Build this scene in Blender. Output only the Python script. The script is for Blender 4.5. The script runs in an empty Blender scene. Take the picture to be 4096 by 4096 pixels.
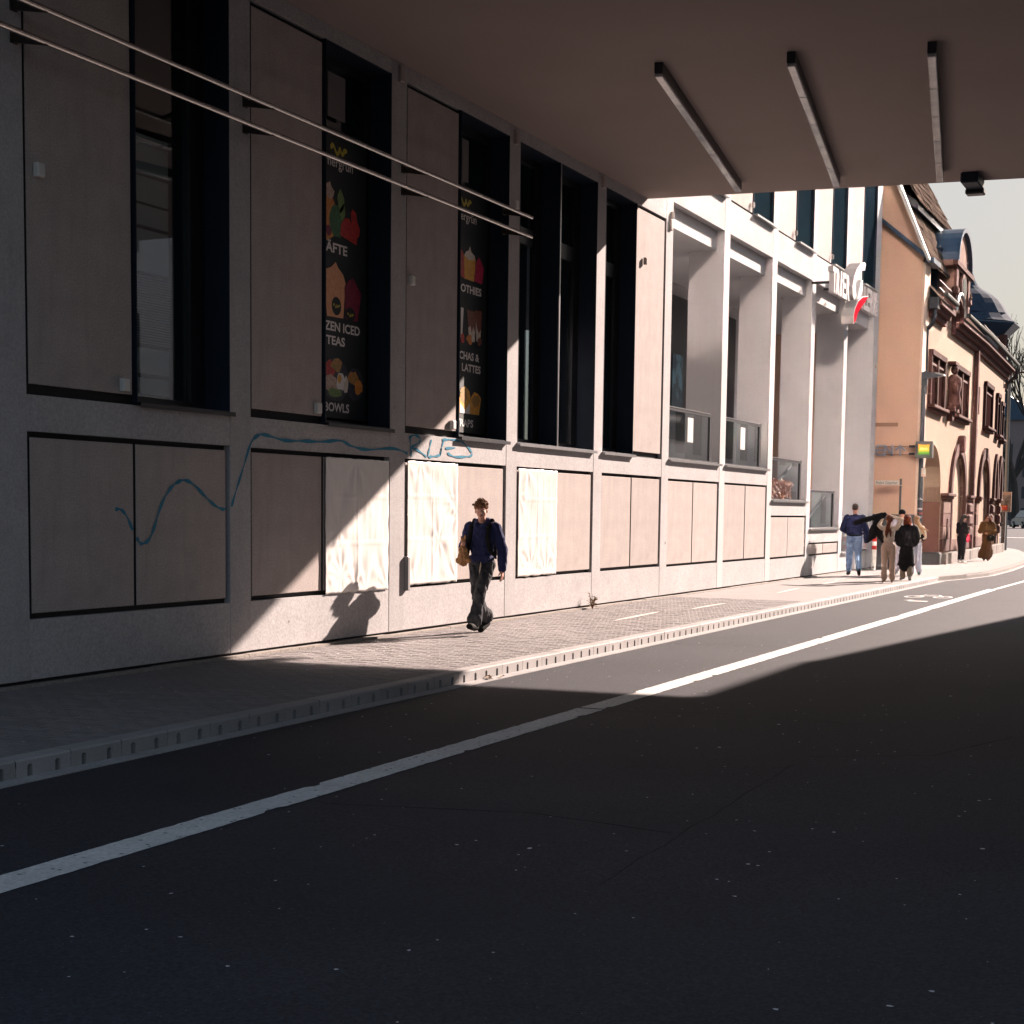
import bpy, bmesh, math, random
import numpy as np
from mathutils import Vector, Matrix, noise as mnoise
random.seed(7)
rnd = random.Random(11)
SC = bpy.context.scene
COL = SC.collection
R = math.radians

# ------------------------------------------------------------------ camera
# street runs along +x, the gallery wall stands in the plane y = 9.7, pavement level z = 0
def setup_camera():
    cd = bpy.data.cameras.new('camera'); co = bpy.data.objects.new('camera', cd); COL.objects.link(co)
    cd.sensor_width = 36.0; cd.sensor_fit = 'HORIZONTAL'; cd.lens = CAM_LENS
    cd.shift_x = 0.0; cd.shift_y = CAM_SHIFT_Y
    cd.clip_start = 0.05; cd.clip_end = 3000
    M = Matrix(CAM_ROT).to_4x4(); M.translation = Vector((0, 0, 1.62)); co.matrix_world = M
    SC.camera = co
CAM_LENS = 57.128906
CAM_SHIFT_Y = 0.141739
CAM_ROT = [[0.40398027, 0.0779023, -0.91144455], [-0.91468112, 0.04810765, -0.401303], [0.01258502, 0.99579962, 0.09069031]]
setup_camera()

# ------------------------------------------------------------------ world, sun, exposure
SUN_T = Vector((-1.912, 0.73, -1.0)).normalized()        # the way the sunlight travels
ELEV = math.asin(-SUN_T.z)
AZ = math.atan2(-SUN_T.x, -SUN_T.y)
W = bpy.data.worlds.new('World'); SC.world = W; W.use_nodes = True
nt = W.node_tree
bg = nt.nodes['Background']
sk = nt.nodes.new('ShaderNodeTexSky'); sk.sky_type = 'NISHITA'; sk.sun_disc = False
sk.sun_elevation = ELEV; sk.sun_rotation = AZ; sk.air_density = 1.0; sk.dust_density = 3.6; sk.ozone_density = 2.0
gm = nt.nodes.new('ShaderNodeGamma'); gm.inputs[1].default_value = 0.18          # hazier, more even sky than the clear model
hs = nt.nodes.new('ShaderNodeHueSaturation'); hs.inputs['Saturation'].default_value = 3.0
nt.links.new(sk.outputs[0], gm.inputs[0]); nt.links.new(gm.outputs[0], hs.inputs['Color']); nt.links.new(hs.outputs[0], bg.inputs[0]); bg.inputs[1].default_value = 0.050
sd = bpy.data.lights.new('sun', 'SUN'); so = bpy.data.objects.new('sun', sd); COL.objects.link(so)
sd.energy = 2.0; sd.angle = R(0.5); sd.color = (1.0, 0.80, 0.70)
so.rotation_euler = SUN_T.to_track_quat('-Z', 'Y').to_euler()
so.location = (60, -30, 40)
vs = SC.view_settings; vs.view_transform = 'Standard'; vs.look = 'None'; vs.gamma = 1.0; vs.use_curve_mapping = False
vs.exposure = 3.18
SC.cycles.max_bounces = 10; SC.cycles.diffuse_bounces = 6; SC.cycles.glossy_bounces = 4; SC.cycles.transmission_bounces = 6
SC.cycles.transparent_max_bounces = 12
SC.cycles.use_denoising = True
SC.cycles.sample_clamp_indirect = 40.0; SC.cycles.blur_glossy = 0.0

# ------------------------------------------------------------------ materials
MATS = {}
def _ramp(n, stops):
    cr = n.color_ramp
    while len(cr.elements) > len(stops): cr.elements.remove(cr.elements[-1])
    while len(cr.elements) < len(stops): cr.elements.new(0.5)
    for e, (p, c) in zip(cr.elements, stops):
        e.position = p; e.color = (c[0], c[1], c[2], 1)
def mat(name, col, rough=0.7, metal=0.0, col2=None, scale=6.0, amount=0.5, bump=0.0, bscale=60.0, grain=0.0, gscale=140.0,
        stains=0.0, streak=0.0, emit=None, estr=0.0, spec=0.5, specks=None, coords='Object', sheen=0.0, bdist=0.004, vary=0.0):
    """a surface with large soft mottling, fine grain, stains and streaks, all in object space"""
    if name in MATS: return MATS[name]
    m = bpy.data.materials.new(name); m.use_nodes = True; MATS[name] = m
    t = m.node_tree; N = t.nodes; L = t.links
    b = N['Principled BSDF']; b.inputs['Roughness'].default_value = rough; b.inputs['Metallic'].default_value = metal
    b.inputs['Specular IOR Level'].default_value = spec
    if sheen: b.inputs['Sheen Weight'].default_value = sheen
    tc = N.new('ShaderNodeTexCoord'); co = tc.outputs[coords]
    def noise(sc, det=4, rg=0.6, vec=None):
        n = N.new('ShaderNodeTexNoise'); n.inputs['Scale'].default_value = sc; n.inputs['Detail'].default_value = det
        n.inputs['Roughness'].default_value = rg; L.new(vec or co, n.inputs['Vector']); return n
    def mix(fac, a, bb, mode='MIX'):
        x = N.new('ShaderNodeMix'); x.data_type = 'RGBA'; x.blend_type = mode
        if isinstance(fac, float): x.inputs[0].default_value = fac
        else: L.new(fac, x.inputs[0])
        for i, v in ((6, a), (7, bb)):
            if isinstance(v, tuple): x.inputs[i].default_value = (v[0], v[1], v[2], 1)
            else: L.new(v, x.inputs[i])
        return x.outputs[2]
    def mr(v, a, bb, c=0.0, d=1.0):
        x = N.new('ShaderNodeMapRange'); x.inputs[1].default_value = a; x.inputs[2].default_value = bb
        x.inputs[3].default_value = c; x.inputs[4].default_value = d; L.new(v, x.inputs[0]); return x.outputs[0]
    cur = tuple(col)
    if col2 is not None:
        n = noise(scale); cur = mix(mr(n.outputs[0], 0.5 - amount / 2, 0.5 + amount / 2), cur, tuple(col2))
    if grain:
        n = noise(gscale, 3, 0.7)
        g = mr(n.outputs[0], 0.3, 0.7, 1 - grain, 1 + grain)
        x = N.new('ShaderNodeMix'); x.data_type = 'RGBA'; x.blend_type = 'MULTIPLY'; x.inputs[0].default_value = 1.0
        if isinstance(cur, tuple): x.inputs[6].default_value = (*cur, 1)
        else: L.new(cur, x.inputs[6])
        cc = N.new('ShaderNodeCombineColor'); [L.new(g, cc.inputs[i]) for i in range(3)]
        L.new(cc.outputs[0], x.inputs[7]); cur = x.outputs[2]
    if stains:
        n = noise(1.7, 6, 0.75); n2 = noise(9.0, 5, 0.8)
        f = mr(n.outputs[0], 0.56, 0.78, 0.0, stains); f2 = mr(n2.outputs[0], 0.66, 0.80, 0.0, stains)
        d = tuple(0.45 * c for c in col)
        cur = mix(f, cur, tuple(0.72 * c for c in col)); cur = mix(f2, cur, d)
    if streak:
        mp = N.new('ShaderNodeMapping'); mp.inputs['Scale'].default_value = (7, 7, 0.5); L.new(co, mp.inputs[0])
        n = noise(1.5, 5, 0.7, mp.outputs[0]); f = mr(n.outputs[0], 0.52, 0.75, 0.0, streak)
        cur = mix(f, cur, tuple(0.6 * c for c in col))
    if specks:
        sc, thr, sc_col = specks
        v = N.new('ShaderNodeTexVoronoi'); v.inputs['Scale'].default_value = sc; L.new(co, v.inputs['Vector'])
        wn = N.new('ShaderNodeTexWhiteNoise'); L.new(v.outputs['Position'], wn.inputs['Vector'])
        a = mr(v.outputs['Distance'], thr, thr * 0.8); k = mr(wn.outputs[0], 0.80, 0.82)
        mm = N.new('ShaderNodeMath'); mm.operation = 'MULTIPLY'; L.new(a, mm.inputs[0]); L.new(k, mm.inputs[1])
        cur = mix(mm.outputs[0], cur, sc_col)
    if vary and not isinstance(cur, tuple):
        oi = N.new('ShaderNodeObjectInfo'); v_ = mr(oi.outputs['Random'], 0, 1, 1 - vary, 1 + vary); cc = N.new('ShaderNodeCombineColor'); [L.new(v_, cc.inputs[i]) for i in range(3)]
        cur = mix(1.0, cur, cc.outputs[0], 'MULTIPLY')
    if isinstance(cur, tuple): b.inputs['Base Color'].default_value = (*cur, 1)
    else: L.new(cur, b.inputs['Base Color'])
    if bump:
        n = noise(bscale, 4, 0.65); bp = N.new('ShaderNodeBump'); bp.inputs['Strength'].default_value = bump
        bp.inputs['Distance'].default_value = bdist; L.new(n.outputs[0], bp.inputs['Height']); L.new(bp.outputs[0], b.inputs['Normal'])
    if emit:
        b.inputs['Emission Color'].default_value = (*emit, 1); b.inputs['Emission Strength'].default_value = estr
    return m
def glass_mat(name, tint=(0.75, 0.85, 0.85), rough=0.0, refl=1.0):
    m = bpy.data.materials.new(name); m.use_nodes = True; t = m.node_tree; N = t.nodes; L = t.links
    N.remove(N['Principled BSDF']); out = N['Material Output']
    tr = N.new('ShaderNodeBsdfTransparent'); tr.inputs[0].default_value = (*tint, 1)
    gl = N.new('ShaderNodeBsdfGlossy'); gl.inputs['Roughness'].default_value = rough
    fr = N.new('ShaderNodeFresnel'); fr.inputs[0].default_value = 1.5
    mm = N.new('ShaderNodeMath'); mm.operation = 'MULTIPLY'; mm.inputs[1].default_value = refl; mm.use_clamp = True
    L.new(fr.outputs[0], mm.inputs[0])
    mx = N.new('ShaderNodeMixShader'); L.new(mm.outputs[0], mx.inputs[0]); L.new(tr.outputs[0], mx.inputs[1]); L.new(gl.outputs[0], mx.inputs[2])
    L.new(mx.outputs[0], out.inputs[0]); MATS[name] = m; return m

concrete = mat('cast_concrete', (0.44, 0.43, 0.435), 0.85, vary=.05, col2=(0.34, 0.33, 0.335), scale=2.2, amount=0.7, grain=0.16, gscale=45, stains=0.55, streak=0.35, bump=0.35, bscale=70, spec=0.15, specks=(2.3, 0.085, (0.17, 0.16, 0.155)))
concrete_lo = mat('plinth_concrete', (0.45, 0.44, 0.445), 0.85, col2=(0.35, 0.34, 0.345), scale=1.6, amount=0.7, grain=0.20, gscale=38, stains=0.5, streak=0.12, bump=0.5, bscale=55, spec=0.15, specks=(2.0, 0.06, (0.2, 0.19, 0.185)))
panelmat = mat('panel_concrete', (0.43, 0.385, 0.365), 0.85, vary=.05, col2=(0.345, 0.305, 0.29), scale=3.5, amount=0.6, grain=0.24, gscale=60, stains=0.45, streak=0.35, bump=0.3, bscale=90, spec=0.15, specks=(1.7, 0.05, (0.18, 0.16, 0.155)))
finmat = mat('smooth_concrete', (0.46, 0.455, 0.46), 0.8, col2=(0.40, 0.395, 0.40), scale=1.5, amount=0.7, grain=0.06, gscale=60, stains=0.4, streak=0.1, bump=0.15, bscale=40, spec=0.3)
soffitmat = mat('soffit_plaster', (0.33, 0.272, 0.255), 0.9, col2=(0.28, 0.23, 0.215), scale=0.5, amount=0.7, grain=0.05, gscale=50, stains=0.15, bump=0.1, bscale=30, spec=0.2)
blackgap = mat('dark_joint', (0.012, 0.012, 0.014), 0.8, grain=0.2)
navy = mat('dark_blue_metal', (0.011, 0.018, 0.030), 0.5, metal=0.0, col2=(0.016, 0.025, 0.042), scale=2, amount=0.6, spec=0.15)
darkframe = mat('dark_window_metal', (0.012, 0.013, 0.017), 0.4, metal=0.3, col2=(0.018, 0.02, 0.025), scale=4)
alu = mat('brushed_aluminium', (0.42, 0.42, 0.43), 0.35, metal=0.9, col2=(0.34, 0.34, 0.35), scale=9, grain=0.08)
steel = mat('stainless_steel', (0.55, 0.52, 0.50), 0.22, metal=1.0, col2=(0.42, 0.40, 0.38), scale=12, grain=0.05)
darksteel = mat('dark_steel', (0.04, 0.035, 0.035), 0.5, metal=0.6, col2=(0.07, 0.05, 0.04), scale=15)
glass = glass_mat('window_glass', (0.84, 0.90, 0.92), refl=0.6)
glass_clear = glass_mat('balustrade_glass', (0.93, 0.96, 0.96), refl=0.3)
interior = mat('dark_interior', (0.05, 0.085, 0.11), 0.8, col2=(0.07, 0.10, 0.12), scale=3)
asphalt = mat('asphalt', (0.019, 0.021, 0.028), 0.8, col2=(0.030, 0.031, 0.039), scale=0.45, amount=0.4, grain=0.55, gscale=55, bump=0.8, bscale=110, bdist=0.006, specks=(26.0, 0.08, (0.22, 0.22, 0.23)), spec=0.25)
asphalt2 = mat('old_asphalt', (0.06, 0.058, 0.06), 0.85, col2=(0.045, 0.044, 0.046), scale=0.3, grain=0.4, gscale=50, bump=0.4)
paint = mat('worn_road_paint', (0.62, 0.61, 0.59), 0.7, col2=(0.50, 0.49, 0.47), scale=3.0, amount=0.5, grain=0.22, gscale=40, stains=0.3, bump=0.3, bscale=90, specks=(24.0, 0.30, (0.06, 0.06, 0.065)))
paver = mat('grey_paver', (0.20, 0.183, 0.183), 0.85, vary=.14, col2=(0.145, 0.132, 0.132), scale=2.5, amount=0.7, grain=0.28, gscale=60, stains=0.4, bump=0.35, bscale=90, coords='Object', specks=(6.0, 0.05, (0.5, 0.5, 0.5)))
paverjoint = mat('sandy_joint', (0.085, 0.075, 0.068), 0.95, col2=(0.05, 0.046, 0.042), scale=8, grain=0.3)
pavefar = mat('far_paving', (0.23, 0.215, 0.21), 0.85, col2=(0.18, 0.165, 0.16), scale=1.2, amount=0.7, grain=0.25, gscale=40, stains=0.3, bump=0.3)
kerbmat = mat('kerb_concrete', (0.30, 0.288, 0.285), 0.8, vary=.12, col2=(0.23, 0.22, 0.22), scale=4, amount=0.7, grain=0.15, gscale=60, stains=0.4, bump=0.3)
gutter = mat('gutter_concrete', (0.33, 0.32, 0.32), 0.85, col2=(0.25, 0.245, 0.245), scale=3, grain=0.2, gscale=50, stains=0.4, bump=0.3)
white = mat('white_plastic', (0.62, 0.61, 0.58), 0.5, col2=(0.55, 0.54, 0.51), scale=9)
lampglass = mat('lamp_diffuser', (0.62, 0.62, 0.62), 0.18, col2=(0.36, 0.37, 0.40), scale=1.6, amount=0.35, spec=0.8)
film = mat('plastic_film', (0.76, 0.73, 0.70), 0.28, col2=(0.72, 0.69, 0.66), scale=4, spec=0.7)
spray = mat('blue_spray_paint', (0.03, 0.17, 0.27), 0.8, spec=.1, col2=(0.06, 0.24, 0.34), scale=9, grain=0.2)
posterblk = mat('poster_black', (0.010, 0.017, 0.020), 0.6, col2=(0.012, 0.020, 0.024), scale=2)
printwhite = mat('print_white', (0.78, 0.76, 0.74), 0.5, grain=0.05)

# ------------------------------------------------------------------ mesh helpers
def link(name, me, m=None, parent=None, loc=None, smooth=False):
    if m is not None:
        for q in (m if isinstance(m, (list, tuple)) else [m]): me.materials.append(q)
    if smooth: me.polygons.foreach_set('use_smooth', [True] * len(me.polygons))
    o = bpy.data.objects.new(name, me); COL.objects.link(o)
    if parent is not None: o.parent = parent
    if loc is not None: o.location = loc
    return o
def tag(o, label=None, cat=None, group=None, kind=None):
    for k, v in (('label', label), ('category', cat), ('group', group), ('kind', kind)):
        if v: o[k] = v
    return o
def empty(name, loc=(0, 0, 0), rz=0.0, label=None, cat=None, group=None, kind=None):
    o = bpy.data.objects.new(name, None); COL.objects.link(o); o.location = loc; o.rotation_euler = (0, 0, rz); o.empty_display_size = 0.2
    return tag(o, label, cat, group, kind)
class MB:
    """collects boxes, tubes and prisms; xf maps local points into the world"""
    def __init__(s, xf=None): s.v = []; s.f = []; s.fm = []; s.xf = xf; s.mi = 0
    def add(s, vs, fs):
        n = len(s.v)
        for p in vs: s.v.append(tuple(s.xf(*p)) if s.xf else tuple(p))
        for f in fs: s.f.append(tuple(n + i for i in f)); s.fm.append(s.mi)
        return s
    def box(s, x0, x1, y0, y1, z0, z1):
        return s.add([(x0, y0, z0), (x1, y0, z0), (x1, y1, z0), (x0, y1, z0), (x0, y0, z1), (x1, y0, z1), (x1, y1, z1), (x0, y1, z1)],
                     [(0, 3, 2, 1), (4, 5, 6, 7), (0, 1, 5, 4), (1, 2, 6, 5), (2, 3, 7, 6), (3, 0, 4, 7)])
    def cbox(s, x0, x1, y0, y1, z0, z1, b=0.01):
        """box with its front (-y) rim chamfered"""
        v = [(x0, y0 + b, z0), (x1, y0 + b, z0), (x1, y1, z0), (x0, y1, z0), (x0, y0 + b, z1), (x1, y0 + b, z1), (x1, y1, z1), (x0, y1, z1),
             (x0 + b, y0, z0 + b), (x1 - b, y0, z0 + b), (x1 - b, y0, z1 - b), (x0 + b, y0, z1 - b)]
        return s.add(v, [(0, 3, 2, 1), (4, 5, 6, 7), (1, 2, 6, 5), (2, 3, 7, 6), (3, 0, 4, 7), (8, 9, 10, 11), (0, 1, 9, 8), (1, 5, 10, 9), (5, 4, 11, 10), (4, 0, 8, 11)])
    def prism(s, pts, a, b, axis='y'):
        """polygon pts in the two other axes, from a to b along axis"""
        n = len(pts)
        def P(p, d):
            return {'y': (p[0], d, p[1]), 'x': (d, p[0], p[1]), 'z': (p[0], p[1], d)}[axis]
        vs = [P(p, a) for p in pts] + [P(p, b) for p in pts]
        return s.add(vs, [tuple(range(n))[::-1], tuple(range(n, 2 * n))] + [(i, (i + 1) % n, n + (i + 1) % n, n + i) for i in range(n)])
    def tube(s, pts, r, n=8, cap=True):
        pts = [Vector(p) for p in pts]; rs = r if isinstance(r, (list, tuple)) else [r] * len(pts); vs = []; fs = []
        up = None
        for i, p in enumerate(pts):
            d = (pts[min(i + 1, len(pts) - 1)] - pts[max(i - 1, 0)]).normalized()
            if up is None: up = Vector((0, 0, 1)) if abs(d.z) < 0.9 else Vector((1, 0, 0))
            a = d.cross(up).normalized(); bb = a.cross(d).normalized(); up = bb
            for k in range(n):
                t = 2 * math.pi * k / n; q = p + (a * math.cos(t) + bb * math.sin(t)) * rs[i]; vs.append(tuple(q))
        for i in range(len(pts) - 1):
            for k in range(n): fs.append((i * n + k, i * n + (k + 1) % n, (i + 1) * n + (k + 1) % n, (i + 1) * n + k))
        if cap: fs.append(tuple(range(n))); fs.append(tuple(range((len(pts) - 1) * n, len(pts) * n))[::-1])
        return s.add(vs, fs)
    def ball(s, c, r, n=10, m=7):
        rx, ry, rz = (r, r, r) if not isinstance(r, (list, tuple)) else r; vs = []; fs = []
        for i in range(m + 1):
            t = math.pi * i / m
            for k in range(n):
                u = 2 * math.pi * k / n; vs.append((c[0] + rx * math.sin(t) * math.cos(u), c[1] + ry * math.sin(t) * math.sin(u), c[2] + rz * math.cos(t)))
        for i in range(m):
            for k in range(n): fs.append((i * n + k, (i + 1) * n + k, (i + 1) * n + (k + 1) % n, i * n + (k + 1) % n))
        return s.add(vs, fs)
    def mesh(s, name='m', fix=False):
        me = bpy.data.meshes.new(name); me.from_pydata(s.v, [], s.f); 
        if any(s.fm): me.polygons.foreach_set('material_index', s.fm)
        if fix:
            bm = bmesh.new(); bm.from_mesh(me); bmesh.ops.recalc_face_normals(bm, faces=bm.faces); bm.to_mesh(me); bm.free()
        me.update(); return me
    def build(s, name, m, parent=None, smooth=False, fix=False, bevel=0.0, loc=None):
        o = link(name, s.mesh(name, fix), m, parent, loc, smooth)
        if bevel:
            md = o.modifiers.new('soft_edges', 'BEVEL'); md.width = bevel; md.segments = 1; md.limit_method = 'ANGLE'
        return o
def text_mesh(txt, w=None, h=None, depth=0.0, bold=0.0, spacing=1.0, right_align=False):
    """lettering as (verts, faces) in a plane, scaled to width w and height h; u to the right, v up, d towards the reader"""
    cu = bpy.data.curves.new('lettering', 'FONT'); cu.body = txt; cu.size = 1; cu.offset = bold; cu.extrude = 0.5 if depth else 0.0
    cu.space_character = spacing; cu.resolution_u = 3
    ob = bpy.data.objects.new('lettering', cu); COL.objects.link(ob)
    dg = bpy.context.evaluated_depsgraph_get(); me = bpy.data.meshes.new_from_object(ob.evaluated_get(dg))
    bpy.data.objects.remove(ob); 
    vs = np.array([v.co[:] for v in me.vertices]); fs = [tuple(p.vertices) for p in me.polygons]
    mn = vs.min(0); mx = vs.max(0); sx = w / (mx[0] - mn[0]) if w else 1; sy = h / (mx[1] - mn[1]) if h else sx
    if not w: sx = sy
    out = [((v[0] - mn[0]) * sx, (v[1] - mn[1]) * sy, (v[2] + 0.5) * depth if depth else 0.0) for v in vs]
    return out, fs
def text_on_wall(name, txt, x, y, z, w, h, m, parent, depth=0.0, bold=0.0, facing='-y', spacing=1.0):
    vs, fs = text_mesh(txt, w, h, depth, bold, spacing)
    if facing == '-y': pts = [(x + u, y - d, z + v) for u, v, d in vs]
    else: pts = [(x - d, y - u, z + v) for u, v, d in vs]
    me = bpy.data.meshes.new(name); me.from_pydata(pts, [], fs); me.update()
    return link(name, me, m, parent)

CAMPOS = Vector((0, 0, 1.62)); _RT = Matrix(CAM_ROT).transposed()
def inview(x, y, z, margin=0.02):
    """True when a point lies inside the photograph's frame: used only to choose which repeats to make as single pieces"""
    v = _RT @ (Vector((x, y, z)) - CAMPOS)
    if v.z > -0.1: return False
    f = CAM_LENS / 36.0; u = v.x / -v.z * f; w = v.y / -v.z * f - CAM_SHIFT_Y
    return abs(u) < 0.5 + margin and abs(w) < 0.5 + margin

# ================================================================== ground, road, pavement
Y = 9.7
def sheet(name, rings, z, m, parent=None):
    mb = MB(); mb.add([(p[0], p[1], z if len(p) < 3 else p[2]) for p in rings], [tuple(range(len(rings)))]); return mb.build(name, m, parent)
o = sheet('ground', [(-900, -900), (1200, -900), (1200, 900), (-900, 900)], -0.35, asphalt2); tag(o, kind='structure')
mb = MB()          # road: flat in the near part, rising very gently far away
prof = [(-60, -0.12), (86, -0.12), (110, 0.0), (150, 0.28), (230, 0.36), (420, 0.36)]
for (xa, za), (xb, zb) in zip(prof, prof[1:]): mb.add([(xa, -70, za), (xb, -70, zb), (xb, 120, zb), (xa, 120, za)], [(0, 1, 2, 3)])
road = mb.build('road', asphalt); tag(road, kind='structure')
# kerb line of the far pavement where it swings out beyond the kerb drain
KB = [(43.67, 6.95), (45.7, 6.56), (48.3, 6.32), (53.0, 6.36), (59.3, 6.60), (66.0, 7.1), (74.0, 8.1), (82.0, 9.4), (90.0, 11.6), (95.0, 14.5)]
mb = MB()
X0, X1 = -14.0, 29.5
mb.box(X0, X1, 7.12, 9.78, -0.14, -0.016)      # bed under the pavers
side = mb.build('sidewalk', paverjoint); tag(side, kind='structure')
mb = MB(); pts = [(29.5, 7.12), (43.67, 7.12)] + [(x, y + 0.15) for x, y in KB[1:]] + [(95, 19), (29.5, 19)]
mb.prism(pts, -0.16, 0.0, 'z'); sfar = mb.build('far_sidewalk', pavefar, fix=True); tag(sfar, kind='structure')
# pavers laid across the pavement in running bond
pw, pl = 0.10, 0.20
cells = []
nx = int((X1 - X0) / pw)
for i in range(nx):
    x = X0 + (i + 0.5) * pw; y = 7.12 - (0.1 if i % 2 else 0.0)
    while y < 9.62:
        a = max(y, 7.122); b = min(y + pl, 9.62)
        if b - a > 0.04: cells.append((x, (a + b) / 2, b - a))
        y += pl
vis = [q for q in cells if inview(q[0], q[1], 0)]
full = sorted([q for q in vis if abs(q[2] - pl) < 0.01], key=lambda q: q[0] ** 2 + q[1] ** 2)[:300]
fullset = set(full)
def paver_geo(mb, x, y, ly, z=0.0, tilt=0.0):
    hx, hy, c = pw / 2 - 0.0035, ly / 2 - 0.0035, 0.005
    mb.add([(x - hx, y - hy, -0.02), (x + hx, y - hy, -0.02), (x + hx, y + hy, -0.02), (x - hx, y + hy, -0.02),
            (x - hx, y - hy, z - c), (x + hx, y - hy, z - c), (x + hx, y + hy, z - c), (x - hx, y + hy, z - c),
            (x - hx + c, y - hy + c, z + tilt), (x + hx - c, y - hy + c, z - tilt), (x + hx - c, y + hy - c, z - tilt), (x - hx + c, y + hy - c, z + tilt)],
           [(0, 1, 5, 4), (1, 2, 6, 5), (2, 3, 7, 6), (3, 0, 4, 7), (4, 5, 9, 8), (5, 6, 10, 9), (6, 7, 11, 10), (7, 4, 8, 11), (8, 9, 10, 11)])
m0 = MB(); paver_geo(m0, 0, 0, pl); me = m0.mesh('paver'); me.materials.append(paver)
for q in full:
    o = bpy.data.objects.new('paver', me); COL.objects.link(o); o.parent = side; o.location = (q[0], q[1], rnd.uniform(-0.002, 0.001)); o.rotation_euler = (rnd.uniform(-.004, .004), rnd.uniform(-.008, .008), rnd.uniform(-.006, .006))
mb = MB()
for q in cells:
    if q not in fullset and q[0] > 4: paver_geo(mb, q[0], q[1], q[2], rnd.uniform(-0.002, 0.0012), rnd.uniform(-.0008, .0008))
o = mb.build('paver_field', paver, side); tag(o, kind='stuff')
# footing strip against the wall
mb = MB(); x = -14.0
while x < 48.2:
    l = rnd.uniform(0.7, 1.1); mb.box(x, x + l - 0.008, 9.625 + rnd.uniform(-.004, .006), 9.76, -0.1, 0.022 + rnd.uniform(-.004, .006)); x += l
o = mb.build('footing_strip', mat('footing_stone', (0.30, 0.27, 0.245), 0.9, col2=(0.22, 0.2, 0.18), scale=3, grain=0.3, gscale=30, stains=0.5, bump=0.6), side); 
# kerb with drain slots, each unit 0.537 m with two slots
kerb = empty('kerb', kind='structure')
U = 0.5362
m0 = MB()
zt, zb, yf, yb = 0.0, -0.128, 6.95, 7.115
m0.add([(0.003, yf + .012, zt), (U - .003, yf + .012, zt), (U - .003, yb, zt), (0.003, yb, zt), (0.003, yf, zt - .012), (U - .003, yf, zt - .012),
        (0.003, yb, -0.03), (U - .003, yb, -0.03)], [(0, 1, 2, 3), (0, 4, 5, 1), (3, 2, 7, 6)])
sl = [U * 0.25, U * 0.75]; hw = 0.025; zs = -0.036
edges = [0.003] + [q for s_ in sl for q in (s_ - hw, s_ + hw)] + [U - .003]
for a, b in zip(edges[0::2], edges[1::2]): m0.box(a, b, yf, yf + 0.09, zb, zs - 0.018)
m0.add([(0.003, yf, zs), (U - .003, yf, zs), (U - .003, yf, zt - .012), (0.003, yf, zt - .012)], [(0, 1, 2, 3)])
for a, b in zip(edges[0::2], edges[1::2]): m0.add([(a, yf, zs - .018), (b, yf, zs - .018), (b, yf, zs), (a, yf, zs)], [(0, 1, 2, 3)])
for s_ in sl:                 # rounded slot heads
    n = 6; arc = [(s_ - hw * math.cos(math.pi * k / n), zs - .018 + 0.018 * math.sin(math.pi * k / n)) for k in range(n + 1)]
    for k in range(n):
        (xa, za), (xb, zb_) = arc[k], arc[k + 1]
        m0.add([(xa, yf, za), (xb, yf, zb_), (xb, yf, zs), (xa, yf, zs), (xa, yf + .09, za), (xb, yf + .09, zb_)], [(0, 1, 2, 3), (0, 4, 5, 1)])
m0.mi = 1
m0.box(0.003, U - .003, yf + .09, yb - .002, zb, -0.02); m0.mi = 0
m0.box(0.0, 0.003, yf + .02, yb, zb, -0.02); 
me = m0.mesh('kerb_stone'); me.materials.append(kerbmat); me.materials.append(blackgap)
n = 0
for i in range(-30, 200):
    x = 5.35 + i * U
    if x + U > 43.75: break
    o = bpy.data.objects.new('kerb_stone', me); COL.objects.link(o); o.parent = kerb; o.location = (x, rnd.uniform(-.002, .002), rnd.uniform(-.002, .001)); n += 1
KEND = x
mb = MB()                     # plain kerb stones along the curve
KB[0] = (KEND, 6.95)
for (xa, ya), (xb, yb_) in zip(KB, KB[1:]):
    L_ = math.hypot(xb - xa, yb_ - ya); k = max(1, int(round(L_ / 1.0)))
    for j in range(k):
        p = Vector((xa + (xb - xa) * j / k, ya + (yb_ - ya) * j / k)); q = Vector((xa + (xb - xa) * (j + 1) / k, ya + (yb_ - ya) * (j + 1) / k)); d = (q - p).normalized(); nn = Vector((-d.y, d.x)); q = q - d * .01
        m1 = MB(); m1.prism([tuple(p), tuple(q), tuple(q + nn * .15), tuple(p + nn * .15)], -0.14, -0.0 if xa < 45 else -0.03, 'z')
        m1.build('kerb_stone', mat('old_kerb', (0.20, 0.18, 0.165), 0.85, col2=(0.14, 0.13, 0.12), scale=3, grain=0.2, stains=0.4), kerb, fix=True)
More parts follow.
